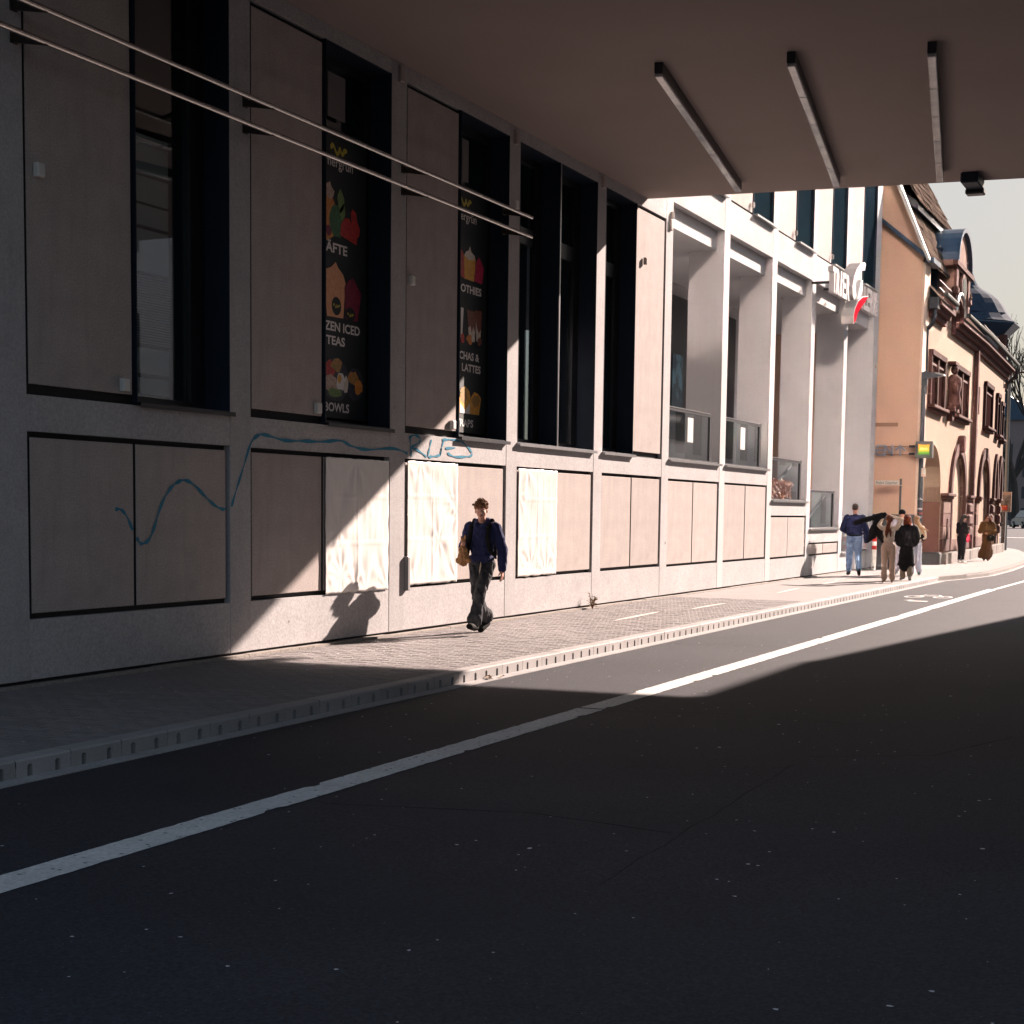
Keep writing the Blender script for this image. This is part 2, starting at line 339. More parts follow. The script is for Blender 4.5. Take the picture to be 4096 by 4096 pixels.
# concrete gutter strip and road paint
mb = MB(); x = -14
while x < KEND: l = 1.0; mb.box(x, x + l - 0.006, 6.80, 6.948, -0.15, -0.113); x += l
pts = [(a, b - 0.01) for a, b in KB] + [(a, b - 0.15) for a, b in KB[::-1]]
o = mb.build('gutter_strip', gutter); tag(o, kind='structure')
for (xa, ya), (xb, yb_) in zip(KB, KB[1:]):
    sheet('gutter_far', [(xa, ya - .15), (xb, yb_ - .15), (xb, yb_ - .004), (xa, ya - .004)], -0.114, gutter, o)
def strip(pts, w, z=-0.116, name='lane_line', m=paint):
    """a painted line with slightly chipped, wandering edges"""
    mb = MB()
    for (xa, ya), (xb, yb_) in zip(pts, pts[1:]):
        L_ = xb - xa; x = xa; prev = None
        while x <= xb + 1e-6:
            t_ = (x - xa) / L_; yc = ya + (yb_ - ya) * t_; c1 = 0.010 * mnoise.noise(Vector((x * 7, 1, 0))) + 0.008 * mnoise.noise(Vector((x * 31, 2, 0))) - (0.03 if mnoise.noise(Vector((x * 3.1, 7, 0))) > .42 else 0)
            c2 = 0.010 * mnoise.noise(Vector((x * 7, 5, 0))) + 0.008 * mnoise.noise(Vector((x * 31, 6, 0))) - (0.035 if mnoise.noise(Vector((x * 2.7, 9, 0))) > .40 else 0)
            cur = ((x, yc - w / 2 - c1, z), (x, yc + w / 2 + c2, z))
            if prev: mb.add([prev[0], cur[0], cur[1], prev[1]], [(0, 1, 2, 3)])
            prev = cur; x += 0.06 if x < 26 else .5
            if x > xb and prev[0][0] < xb - 1e-3: x = xb
    o = mb.build(name, m); tag(o, kind='structure'); return o
strip([(-14, 5.07), (13.24, 5.07)], 0.24)
strip([(13.30, 5.07), (39.6, 5.07)], 0.23)
strip([(39.7, 5.03), (48, 4.95), (56, 5.1), (66, 5.7), (78, 7.2)], 0.13)
tar = mat('tar_seam', (0.008, 0.008, 0.010), 0.95, spec=0.0, col2=(0.016, 0.016, 0.019), scale=6)
def seam(pts, w):
    mb = MB(); prev = None
    for (xa, ya), (xb, yb_) in zip(pts, pts[1:]):
        n = max(2, int(math.hypot(xb - xa, yb_ - ya) / .12))
        for k in range(n + 1):
            x = xa + (xb - xa) * k / n; y = ya + (yb_ - ya) * k / n; j = .02 * mnoise.noise(Vector((x * 2.3, y * 2.3, 3))) + .008 * mnoise.noise(Vector((x * 13, y * 13, 3))); d = Vector((xb - xa, yb_ - ya)).normalized(); nn = Vector((-d.y, d.x)); q = Vector((x, y)) + nn * j; ww = w * (.7 + .5 * mnoise.noise(Vector((x * 4, y * 4, 9))))
            cur = ((q.x - nn.x * ww, q.y - nn.y * ww, -.1178), (q.x + nn.x * ww, q.y + nn.y * ww, -.1178))
            if prev: mb.add([prev[0], cur[0], cur[1], prev[1]], [(0, 1, 2, 3)])
            prev = cur
    o = mb.build('road_seam', tar); tag(o, kind='structure')
seam([(7.0, 2.62), (11, 2.70)], .0022); seam([(8.2, 4.85), (8.5, 3.6), (8.3, 2.7)], .006)
seam([(13.2, 4.9), (13.5, 4.0), (13.35, 2.7)], .005); seam([(20.4, 6.7), (20.7, 5.3)], .006); seam([(11.4, 2.7), (11.9, 1.9), (13.2, 1.5), (13.9, .7)], .005)
# stop bar across the turning beyond, seen past the corner
sheet('stop_line', [(118, 12.0), (118, 20.0), (121, 20.4), (121, 12.2)], 0.07, paint); tag(bpy.data.objects['stop_line'], kind='structure')
# bicycle symbol on the carriageway
mb = MB()
def ring(mb, cx, cy, r, w, z, n=22, st=1.0):
    for k in range(n):
        a, b = 2 * math.pi * k / n, 2 * math.pi * (k + 1) / n
        mb.add([(cx + st * (r - w) * math.cos(a), cy + (r - w) * math.sin(a), z), (cx + st * r * math.cos(a), cy + r * math.sin(a), z), (cx + st * r * math.cos(b), cy + r * math.sin(b), z), (cx + st * (r - w) * math.cos(b), cy + (r - w) * math.sin(b), z)], [(0, 1, 2, 3)])
def seg(mb, p, q, w, z):
    p = Vector(p); q = Vector(q); d = (q - p).normalized(); nn = Vector((-d.y, d.x)) * w / 2
    mb.add([(*(p - nn), z), (*(q - nn), z), (*(q + nn), z), (*(p + nn), z)], [(0, 1, 2, 3)])
zc = -0.1155
ring(mb, 34.9, 6.08, 0.20, 0.06, zc, st=2.2); ring(mb, 35.0, 5.50, 0.20, 0.06, zc, st=2.2)
for a, b in (((34.9, 6.08), (35.3, 5.9)), ((35.3, 5.9), (35.0, 5.50)), ((35.3, 5.9), (35.9, 5.72)), ((35.9, 5.72), (35.0, 5.50)), ((34.9, 6.08), (35.9, 5.95)), ((35.85, 6.02), (35.85, 5.7))): seg(mb, a, b, 0.06, zc + 0.0006)
seg(mb, (33.1, 5.88), (33.1, 5.50), 0.30, zc + .001); seg(mb, (33.5, 5.86), (33.25, 5.96), 0.12, zc + .0016)
o = mb.build('bicycle_marking', paint); tag(o, kind='structure')
pv = mat('reflected_light_tint', (0.60, 0.56, 0.52), 0.7, col2=(0.36, 0.32, 0.29), scale=5, amount=0.35, grain=0.3)  # window reflections on the paving, laid as pale coloured streaks
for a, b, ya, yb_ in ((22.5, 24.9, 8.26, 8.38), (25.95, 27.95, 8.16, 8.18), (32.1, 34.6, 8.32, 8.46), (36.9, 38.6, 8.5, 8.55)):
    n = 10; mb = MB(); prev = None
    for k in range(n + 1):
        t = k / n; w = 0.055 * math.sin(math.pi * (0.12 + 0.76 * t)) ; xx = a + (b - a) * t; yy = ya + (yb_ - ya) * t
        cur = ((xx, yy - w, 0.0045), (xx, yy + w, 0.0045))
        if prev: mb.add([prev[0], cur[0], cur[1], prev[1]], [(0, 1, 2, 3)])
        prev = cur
    o = mb.build('reflection_streak', pv); tag(o, kind='structure')
# flattened gum and grit: pale flecks on road and pavement
mb = MB()
for i in range(800):
    if i % 3: x = rnd.uniform(3.5, 22); y = rnd.uniform(-1, 6.7); z = -0.1188
    else: x = rnd.uniform(8, 24); y = rnd.uniform(7.2, 9.5); z = 0.0016
    r_ = rnd.uniform(0.003, 0.012) * (1.5 if rnd.random() < .12 else 1); k = rnd.randint(5, 7); ph = rnd.random() * 6
    mb.add([(x + r_ * rnd.uniform(.6, 1.2) * math.cos(ph + 6.283 * j / k), y + r_ * rnd.uniform(.6, 1.2) * math.sin(ph + 6.283 * j / k), z + rnd.uniform(0.0005, .0015)) for j in range(k)], [tuple(range(k))])
o = mb.build('litter_flecks', mat('chewing_gum', (0.62, 0.62, 0.62), 0.6, col2=(0.40, 0.40, 0.41), scale=4)); tag(o, kind='stuff')

# ================================================================== the gallery
gal = empty('shopping_gallery', (0, 0, 0), label='long pale concrete gallery with framed panels, deep windows and open fins along the pavement', cat='building')
OPEN = [(11.42, 14.58), (14.98, 18.14), (18.55, 21.72), (22.11, 25.26), (25.66, 28.77), (29.17, 32.48), (32.88, 36.26), (36.68, 40.05), (40.42, 43.75), (44.15, 47.58)]
XE = 48.25
zP = [(0.59, 2.25)] * 5 + [(0.57, 2.23), (0.56, 2.23), (0.535, 1.55), (0.535, 0.87), None]
zS = [2.60] * 7 + [1.91, 1.23, 0.56]          # sill height of each bay
T_ = 0.36                                     # wall thickness
# plinth
mb = MB(); mb.box(-14, OPEN[0][0] - 0.42, Y, Y + T_, 0.055, 7.5)
for i in range(10):
    a, b = OPEN[i]; z0 = (zP[i][0] if zP[i] else zS[i] - 0.02)
    mb.box(a, b, Y, Y + T_, 0.055, z0)
    if zP[i]: mb.box(a, b, Y, Y + T_, zP[i][1], zS[i] - 0.03)
    if i < 5: mb.box(a, b, Y, Y + T_, 6.93, 7.5)
    else: mb.box(a, b, Y, Y + T_ - 0.2, 7.305, 7.95)
mb.build('wall', concrete_lo, gal)
mb = MB()
for i in range(11):
    xl = (OPEN[i - 1][1] if i else 11.0); xr = (OPEN[i][0] if i < 10 else XE)
    mb.box(xl, xr, Y - 0.004, Y + (T_ if i < 6 else 0.75), 0.05, 13.2 if i > 5 or i == 5 else 7.5)
    mb.build('pillar', concrete if i < 6 else finmat, gal, bevel=0.006); mb = MB()
mb = MB(); mb.box(-14, XE - .02, Y + 0.04, Y + T_, -0.1, 0.055); mb.build('wall_base', blackgap, gal)
# lower panels
def panel(x0, x1, z0, z1, yf=None, name='concrete_panel', m=panelmat):
    yf = Y + 0.018 if yf is None else yf
    mb = MB(); w = x1 - x0; mb.cbox(0, w, 0, 0.05, 0, z1 - z0, 0.006)
    for k in (0, 1, 2, 3, 4): mb.fm[k] = 1          # dark sealed edges all round
    return mb.build(name, [m, blackgap], gal, loc=(x0, yf + rnd.uniform(-.003, .003), z0))
mbk = MB()
for i in range(9):
    a, b = OPEN[i]; z0, z1 = zP[i]; mid = a + 1.54 * (b - a) / 3.16
    mbk.box(a, b, Y + 0.075, Y + T_, z0, z1)
    g = 0.052 if i < 5 else 0.045
    panel(a + g, mid - 0.012, z0 + g, z1 - g); panel(mid + 0.03, b - g, z0 + g, z1 - g)
mbk.build('joint_recess', blackgap, gal)
# upper window bays under the bridge
def window(x0, x1, z0, z1, refl='right', poster=False, frames=True):
    """a deep recess with dark metal reveals, frame and pane; the reveal is 0.32 deep"""
    yb = 10.02
    mb = MB()
    mb.box(x0, x0 + 0.012, Y - 0.006, yb, z0, z1); mb.box(x1 - 0.012, x1, Y - 0.006, yb, z0, z1)
    mb.box(x0 + .012, x1 - .012, Y + .002, yb, z1 - 0.012, z1); mb.box(x0 + .012, x1 - .012, Y + .002, yb, z0, z0 + 0.01)
    mb.build('window_reveal', navy, gal)
    fr = MB(); e = 0.06; st = 0.26 if not poster else 0.07
    fr.box(x0 + .012, x0 + e, yb - .02, yb + .06, z0, z1); fr.box(x1 - st, x1 - .012, yb - .02, yb + .06, z0, z1)
    fr.box(x0 + e, x1 - st, yb - .02, yb + .06, z0, z0 + 0.09); fr.box(x0 + e, x1 - st, yb - .02, yb + .06, z1 - .12, z1)
    f = fr.build('window_frame', darkframe, gal)
    gm = MB(); gm.box(x0 + e, x1 - st, yb + .02, yb + .03, z0 + .09, z1 - .12); gm.build('window_pane', glass, f)
    return yb
def sill(x0, x1, z, m=darkframe):
    mb = MB(); mb.box(x0 - .02, x1 + .02, Y - 0.065, Y + 0.31, z - 0.032, z - 0.004); mb.box(x0 - .02, x1 + .02, Y - 0.065, Y - 0.058, z - 0.05, z - .032); mb.build('window_sill', m, gal)
for i in range(5):
    a, b = OPEN[i]; mid = a + 1.54 * (b - a) / 3.16; z1 = 6.93
    if i in (0, 1, 2): wins = [(mid + .03, b)]; pan = [(a + .055, mid - .012)]
    elif i == 3: wins = [(a, mid + .0), (mid + .015, b)]; pan = []
    else: wins = [(a, mid)]; pan = [(mid + .03, b - .045)]
    for p in pan:
        panel(p[0], p[1], 2.665, 6.875)
        mb = MB(); mb.box(a if p[0] < mid else mid + .001, mid + .029 if p[0] < mid else b, Y + .075, Y + T_, 2.57, z1); mb.build('joint_recess', blackgap, gal)
    for w in wins: window(w[0], w[1], 2.60, z1, poster=(i in (1, 2)))
    sill(wins[0][0], wins[-1][1], 2.60, alu if i > 2 else darkframe)
# metal edge fin between the paired windows
mb = MB(); mb.box(23.655, 23.685, Y - 0.012, Y + .3, 2.6, 6.93); mb.build('edge_fin', alu, gal)
# horizontal transoms inside bays three to five, with motion sensor plates
for x0, x1 in ((22.17, 23.3), (23.74, 25.0), (25.72, 26.95)):
    mb = MB(); mb.box(x0, x1, 10.0, 10.055, 5.62, 5.86); mb.build('transom', darkframe, gal)
# dark room behind the panes
mb = MB(); mb.box(9.0, 29.1, 12.6, 12.7, 0, 8); mb.box(9.0, 29.1, 10.4, 12.6, 7.2, 7.3); mb.box(9.0, 29.1, 10.4, 12.6, 2.2, 2.3); mb.box(8.9, 9.0, 10.0, 12.7, 0, 8); mb.box(18.2, 18.5, 10.1, 12.6, 2.3, 7.2)
mb.build('inner_room', interior, gal)
mb = MB()        # pale boards and blinds standing inside the first window
board = mat('pale_board', (0.66, 0.68, 0.64), 0.7, col2=(0.58, 0.60, 0.57), scale=2)
for z0, z1 in ((2.74, 2.90), (2.945, 3.20), (3.96, 4.38), (4.42, 4.62), (4.65, 4.90), (4.95, 5.22), (5.27, 5.31)): mb.box(13.40, 14.16, 10.16, 10.18, z0, z1)
mb.build('display_board', board, gal)
mb = MB()
for k in range(26): mb.box(13.40, 14.16, 10.14, 10.16, 3.24 + k * 0.0265, 3.24 + k * 0.0265 + 0.014)
mb.build('louvre_blind', mat('grey_blind', (0.34, 0.38, 0.40), 0.6), gal)
for x0, x1, z0, z1 in ((17.09, 17.50, 6.22, 6.73), (20.76, 20.96, 6.15, 6.72), (22.14, 22.28, 5.95, 6.14), (23.70, 23.82, 5.84, 6.12)): mb = MB(); mb.box(x0, x1, 9.985, 9.995, z0, z1); mb.build('notice_card', mat('grey_card', (0.16, 0.15, 0.145), 0.7), gal)

# etched leaf pattern on the panes of bay four
mb = MB()
for x0, x1, zt_ in ((22.2, 22.95, 5.55), (23.76, 24.5, 5.55)):
    mb.box(x0, x1, 10.10, 10.105, 4.0, zt_)
mb.build('frosted_film', mat('frosted_film', (0.17, 0.18, 0.16), 0.6), gal)
mb = MB()
for x0, x1 in ((22.2, 22.95), (23.76, 24.5)):
    for k in range(46):
        x = rnd.uniform(x0 + .03, x1 - .12); z = rnd.uniform(4.0, 5.3); a = rnd.uniform(-0.7, 0.7); l = rnd.uniform(.10, .28); w = rnd.uniform(.004, .011)
        q = []
        for t in (0, .25, .5, .75, 1): q.append((x + math.sin(a + t * .8) * l * t, z + math.cos(a) * l * t, w * (1.2 - abs(t - .4))))
        mb.add([(p[0] - p[2], 10.095, p[1]) for p in q] + [(p[0] + p[2], 10.095, p[1]) for p in q], [(j, j + 1, 6 + j, 5 + j) for j in range(4)])
o = mb.build('leaf_drawing', blackgap, gal)
# ---- open fins and balustrades
for i in range(5, 10):
    a, b = OPEN[i]
    mb = MB(); mb.box(a, b, Y + 0.16, Y + 0.80, 6.92, 7.304); mb.build('beam', finmat, gal)
    zs_ = zS[i]
    sill(a, b, zs_, alu)
    # glass balustrade with black top rail and post
    yg = Y + 0.03
    bx = a + (b - a) * 0.80
    f = MB(); f.box(a, bx + .14, yg - .02, yg + .03, zs_ + .91, zs_ + .98); f.box(bx, bx + .14, yg - .015, yg + .03, zs_ + .001, zs_ + .93)
    f.box(a, b, yg - .02, yg + .03, zs_, zs_ + .03); fo = f.build('balustrade_frame', darkframe, gal)
    g_ = MB(); g_.box(a, bx, yg - .002, yg + .01, zs_ + .03, zs_ + .93); g_.build('glass_pane', glass_clear, fo)
    h = MB(); h.box(a, bx - .05, yg - .03, yg - .021, zs_ + .965, zs_ + .98); h.build('top_rail', alu, fo)
    if i in (5, 6): h = MB(); h.box(a + 1.22, a + 1.57, yg - .006, yg - .003, zs_ + .36, zs_ + .83); h.build('white_sticker', white, fo)
mb = MB(); mb.box(40.05, 40.42, Y, Y + .75, 0.05, 0.06)
# back wall, floor and ceiling of the arcade, reflection bars in the panes
mb = MB(); mb.box(29.15, 43.0, 12.2, 12.4, 0, 6.92); mb.box(28.95, 29.15, 10.06, 12.4, 0, 8)
mb.build('arcade_wall', finmat, gal)
mb = MB(); mb.box(29.17, XE, 10.501, 17, 6.925, 7.3); mb.build('arcade_ceiling', finmat, gal)
mb = MB(); mb.box(29.17, 36.4, Y + T_, 12.2, 2.3, 2.55); mb.box(36.41, 40.2, Y + .37, 17, 1.6, 1.85); mb.box(40.2, 44.0, Y + .37, 17, 0.9, 1.15); mb.box(44.0, XE - .3, Y + .37, 17, 0.2, 0.46)
mb.build('arcade_floor', finmat, gal)
mb = MB(); mb.box(35.6, 38.6, 12.1, 12.19, 3.3, 6.62); mb.build('shop_window', darkframe, gal)
mb = MB(); mb.box(36.5, 37.26, 12.08, 12.09, 3.95, 5.28); mb.build('window_print', mat('blue_print', (0.10, 0.22, 0.28), 0.5, col2=(0.03, 0.06, 0.08), scale=3, amount=0.12), gal)
mb = MB(); mb.box(40.2, 41.74, 12.1, 12.19, 2.6, 6.62); mb.build('shop_window', darkframe, gal)
for i in (7, 8):              # dark sloping bars stand in for reflections and shadows in the balustrade panes
    a, b = OPEN[i]; z = zS[i]
    mb = MB(); mb.prism([(a + .1, z + .02), (a + .35, z + .02), (b - .35, z + .92), (b - .6, z + .92)], 9.93, 9.96, 'y'); mb.build('reflection_shade_bar', mat('reflection_shade_grey', (.12, .12, .13), .6), gal, fix=True)
# ---- upper storey beyond the bridge
for i in range(5, 10):
    a, b = OPEN[i]; mid = (a + b) / 2
    mb = MB(); mb.box(a, b, Y + .075, Y + .15, 7.95, 13.2); mb.build('joint_recess', blackgap, gal)
    panel(a + .03, mid - .02, 8.0, 13.15)
    mb = MB(); mb.box(mid + .01, mid + .02, Y, Y + .3, 7.97, 13.2); mb.box(b - .012, b, Y, Y + .3, 7.97, 13.2); mb.build('window_reveal', navy, gal)
    mb = MB(); mb.box(mid + .02, b - .012, Y + .06, Y + .07, 7.97, 13.2); f = mb.build('window_pane', mat('upper_pane', (.008, .016, .022), .5, spec=0.0), gal)
    mb = MB(); mb.box(mid + .02, mid + .09, Y + .03, Y + .06, 7.97, 13.2); mb.build('window_frame', darkframe, gal)
    mb = MB(); mb.box(mid, b + .03, Y - .10, Y + .04, 7.945, 7.985); mb.build('window_sill', alu, gal)
mb = MB(); mb.box(29.0, XE, Y + .3, 22, 7.31, 13.2); mb.box(-14, 29.0, Y + T_, 22, 7.501, 13.2); mb.box(-14, 7.9, Y, Y + T_ - .001, 7.501, 13.2); mb.box(29.0, XE + .05, Y + .02, 22, 13.2, 13.6); mb.build('upper_block', concrete, gal)
# ---- small boxes fixed to the front
for x, z, s_ in ((11.61, 4.52, .10), (12.79, 2.75, .10), (16.37, 2.75, .10), (18.69, 4.50, .10), (19.92, 2.74, .10), (21.94, 6.0, .10)):
    mb = MB(); mb.cbox(x - s_ / 2, x + s_ / 2, Y - 0.045, Y + .01, z - s_ * .6, z + s_ * .6, .012); mb.build('junction_box', white, gal)
for x, z in ((18.36, 6.98), (21.92, 6.95), (25.46, 6.98), (28.97, 6.86)):
    mb = MB(); mb.cbox(x - .05, x + .05, Y - .05, Y, z - .11, z + .09, .015); mb.build('sensor_box', mat('stone_box', (.36, .32, .29), .8), gal)
for x, z in ((27.58, 6.0), (29.02, 7.03), (34.45, 8.15), (38.2, 8.15), (42.0, 8.15), (47.9, 5.9)):
    mb = MB(); mb.cbox(x - .028, x + .028, Y - .06, Y, z - .06, z + .06, .015); mb.build('sensor_box', mat('stone_box', (.36, .32, .29), .8), gal)
mb = MB(); mb.cbox(18.55, 18.62, Y - .06, Y, .56, 1.0, .01); mb.build('cable_box', mat('grey_box', (.25, .24, .24), .5), gal)

# ---- spray painted line and letters on the wall
def brush(paths, w, name):
    mb = MB()
    for pts in paths:
        P = []
        for k in range(len(pts) - 1):                       # Catmull-Rom through the points
            p0 = pts[max(k - 1, 0)]; p1 = pts[k]; p2 = pts[k + 1]; p3 = pts[min(k + 2, len(pts) - 1)]
            for s_ in range(6):
                t = s_ / 6
                P.append(tuple(0.5 * ((2 * p1[j]) + (-p0[j] + p2[j]) * t + (2 * p0[j] - 5 * p1[j] + 4 * p2[j] - p3[j]) * t * t + (-p0[j] + 3 * p1[j] - 3 * p2[j] + p3[j]) * t ** 3) for j in (0, 1)))
        P.append(pts[-1]); n = len(P); vs = []
        for k, p in enumerate(P):
            d = Vector(P[min(k + 1, n - 1)]) - Vector(P[max(k - 1, 0)]); d.normalize(); nn = Vector((-d.y, d.x)) * w * (0.5 + 0.22 * math.sin(k * 0.9))
            vs += [(p[0] - nn.x, p[1] - nn.y), (p[0] + nn.x, p[1] + nn.y)]
        def yy(x, z):
            for i, (a, b) in enumerate(OPEN[:5]):
                if a < x < b and zP[i][0] < z < zP[i][1]: return Y + 0.012
            return Y - 0.0065
        mb.add([(x, yy(x, z), z) for x, z in vs], [(2 * k, 2 * k + 2, 2 * k + 3, 2 * k + 1) for k in range(n - 1)])
    return mb.build(name, spray, gal)
line1 = [(12.66, 1.57), (12.74, 1.57), (12.83, 1.51), (12.93, 1.37)]
line2 = [(12.99, 1.30), (13.04, 1.25), (13.09, 1.24), (13.2, 1.29), (13.29, 1.43), (13.4, 1.63), (13.53, 1.77), (13.65, 1.84), (13.78, 1.87), (13.94, 1.83), (14.15, 1.71), (14.32, 1.62), (14.47, 1.58), (14.52, 1.59)]
line3 = [(14.60, 1.61), (14.70, 1.80), (14.83, 2.03), (14.97, 2.28), (15.12, 2.38), (15.28, 2.39), (15.66, 2.35), (16.06, 2.36), (16.47, 2.37), (16.9, 2.4), (17.16, 2.35), (17.55, 2.32), (18.24, 2.36), (18.62, 2.31)]
brush([line1, line2, line3], 0.030, 'graffiti_line')
brush([[(18.69, 2.53), (18.70, 2.40), (18.74, 2.27)], [(18.65, 2.51), (18.81, 2.555), (18.97, 2.52), (18.93, 2.46), (18.72, 2.39), (18.89, 2.37), (19.16, 2.29)], [(19.30, 2.52), (19.25, 2.41), (19.21, 2.30), (19.33, 2.30), (19.55, 2.33), (19.60, 2.42)],
       [(19.66, 2.52), (19.60, 2.41), (19.56, 2.31)], [(19.62, 2.53), (19.9, 2.545), (20.2, 2.53)], [(19.72, 2.42), (20.02, 2.44)], [(19.78, 2.36), (20.0, 2.32), (20.4, 2.335), (20.56, 2.37), (20.45, 2.45), (20.22, 2.535)]], 0.028, 'graffiti_letters')

# ---- posters behind the window panes
def flat(name, polys, m, y, parent):
    mb = MB()
    for p in polys: mb.add([(x, y, z) for x, z in p], [tuple(range(len(p)))])
    return mb.build(name, m, parent)
def blobp(cx, cz, rx, rz, n=16, wob=0.12, seed=0):
    r_ = random.Random(seed); return [(cx + rx * (1 + r_.uniform(-wob, wob)) * math.cos(6.283 * k / n), cz + rz * (1 + r_.uniform(-wob, wob)) * math.sin(6.283 * k / n)) for k in range(n)]
def pm(name, c1, c2, sc=18): return mat('print_' + name, tuple(min(.8, 1.35 * q) for q in c1), 0.5, col2=tuple(min(.8, 1.35 * q) for q in c2), scale=sc, amount=0.25)
yp = 10.0 - .004
post = []
for a, b in ((16.57, 18.10), (20.14, 21.68)):
    t = tag(empty('window_poster', (0, 0, 0)), 'black poster with a %s picture in the dark window' % ('bowl of food and iced teas' if a < 18 else 'row of smoothies, lattes and wraps'), 'poster', 'black menu posters in the windows')
    mb = MB(); mb.box(a, b, 10.0, 10.006, 2.66, 6.1); mb.build('poster_sheet', posterblk, t); post.append(t)
p2, p3 = post
def squig(x, z, s_): return [(x + s_ * u, z + s_ * v) for u, v in ((0, .1), (.0, .45), (.25, .7), (.6, .62), (.9, .25), (1.15, .0), (1.4, .22), (1.5, .55), (1.75, .55), (1.95, .2), (2.1, .15), (2.3, .5), (2.6, .62), (2.95, .5), (2.95, .25), (2.7, .2), (2.5, .1), (2.3, -.15), (2.0, -.2), (1.85, .0), (1.7, .1), (1.5, -.2), (1.15, -.35), (.85, -.1), (.6, .25), (.4, .35), (.3, .1))]
yel = pm('yellow', (.38, .33, .04), (.34, .29, .03))
flat('logo_mark', [squig(17.17, 5.84, .135)], yel, yp, p2); flat('logo_mark', [squig(20.69, 5.85, .135)], yel, yp, p3)
text_on_wall('lettering', 'immergrün', 16.86, yp, 5.622, 0.85, 0.15, printwhite, p2, bold=.008); text_on_wall('lettering', 'immergrün', 20.42, yp, 5.585, 0.84, 0.15, printwhite, p3, bold=.008)
text_on_wall('lettering', 'SÄFTE', 16.97, yp, 4.65, 0.61, 0.145, printwhite, p2, bold=.03); text_on_wall('lettering', 'FROZEN ICED', 16.69, yp, 3.725, 1.21, 0.115, printwhite, p2, bold=.03)
text_on_wall('lettering', 'TEAS', 17.08, yp, 3.56, 0.45, 0.11, printwhite, p2, bold=.03); text_on_wall('lettering', 'BOWLS', 17.04, yp, 2.765, 0.60, 0.11, printwhite, p2, bold=.03)
text_on_wall('lettering', 'SMOOTHIES', 20.35, yp, 4.64, 1.10, 0.112, printwhite, p3, bold=.03); text_on_wall('lettering', 'MATCHAS &', 20.36, yp, 3.71, 1.04, 0.112, printwhite, p3, bold=.03)
text_on_wall('lettering', 'ICED LATTES', 20.36, yp, 3.545, 1.09, 0.112, printwhite, p3, bold=.03); text_on_wall('lettering', 'WRAPS', 20.56, yp, 2.77, 0.66, 0.11, printwhite, p3, bold=.03)
org = pm('orange', (.50, .22, .05), (.42, .13, .02)); red = pm('red', (.42, .035, .03), (.26, .02, .02)); grn = pm('green', (.04, .14, .06), (.02, .08, .03)); grn2 = pm('herb', (.16, .24, .08), (.08, .15, .04), 40)
bei = pm('beige', (.48, .36, .30), (.30, .2, .16), 25); brn = pm('brown', (.20, .08, .05), (.11, .04, .03), 25); pur = pm('purple', (.20, .02, .05), (.12, .01, .03)); cream = pm('cream', (.62, .56, .5), (.45, .4, .34)); mang = pm('mango', (.62, .33, .05), (.5, .22, .03)); peach = pm('peach', (.60, .30, .16), (.52, .24, .12)); wht = pm('white', (.68, .66, .62), (.5, .48, .45)); mix_ = pm('salad', (.45, .16, .05), (.12, .16, .04), 30); mag = pm('magenta', (.45, .03, .09), (.3, .01, .05))
flat('fruit_print', [blobp(17.10, 5.05, .23, .28, seed=1)], org, yp, p2); flat('fruit_print', [blobp(17.14, 5.37, .10, .09, 9, .3, 2)], bei, yp - .001, p2); flat('fruit_print', [blobp(17.32, 5.03, .17, .20, seed=3)], grn, yp - .002, p2)
flat('fruit_print', [blobp(17.42, 5.28, .10, .12, 11, .4, 4), blobp(17.46, 5.14, .06, .1, 9, .4, 5)], grn2, yp - .003, p2)
flat('fruit_print', [[(17.40, 4.88), (17.42, 5.02), (17.5, 5.1), (17.62, 5.11), (17.68, 5.05), (17.66, 5.18), (17.70, 5.24), (17.79, 5.2), (17.82, 5.1), (17.89, 5.02), (17.86, 4.93), (17.81, 4.90), (17.81, 4.82)]], red, yp - .003, p2)
flat('fruit_print', [blobp(17.13, 4.9, .07, .06, seed=8)], pur, yp - .001, p2)
flat('cup_print', [[(17.02, 4.33), (17.08, 4.44), (17.20, 4.48), (17.30, 4.55), (17.36, 4.49), (17.48, 4.42), (17.54, 4.33), (17.49, 3.90), (17.10, 3.89)]], peach, yp, p2)
flat('cup_print', [[(17.51, 4.28), (17.60, 4.36), (17.72, 4.41), (17.80, 4.35), (17.93, 4.24), (17.84, 3.9), (17.55, 3.9)]], pur, yp, p2)
flat('cup_badge', [blobp(17.32, 4.03, .115, .11, 16, 0), blobp(17.66, 3.97, .12, .08, 16, 0)], posterblk, yp - .001, p2); flat('cup_badge', [squig(17.24, 4.02, .055), squig(17.58, 3.95, .055)], yel, yp - .002, p2)
flat('bowl_print', [blobp(17.30, 3.15, .33, .26, 20, .02, 10), blobp(17.78, 3.13, .22, .2, 20, .02, 11)], pm('bowl', (.03, .035, .05), (.02, .02, .03)), yp, p2)
for k, (x, z, rx, rz, mm) in enumerate(((17.16, 3.27, .12, .10, red), (17.33, 3.33, .14, .08, mix_), (17.2, 3.1, .17, .12, bei), (17.42, 3.14, .10, .12, wht), (17.40, 3.17, .045, .05, mang), (17.55, 3.1, .06, .1, cream), (17.74, 3.2, .12, .09, mix_), (17.86, 3.1, .1, .09, org), (17.28, 3.0, .2, .05, grn2))): flat('food_print', [blobp(x, z, rx, rz, 12, .25, 20 + k)], mm, yp - .001 - k * .0003, p2)
flat('cup_print', [[(20.70, 5.20), (20.80, 5.21), (20.88, 5.12), (20.92, 4.82), (20.72, 4.86)]], red, yp, p3)
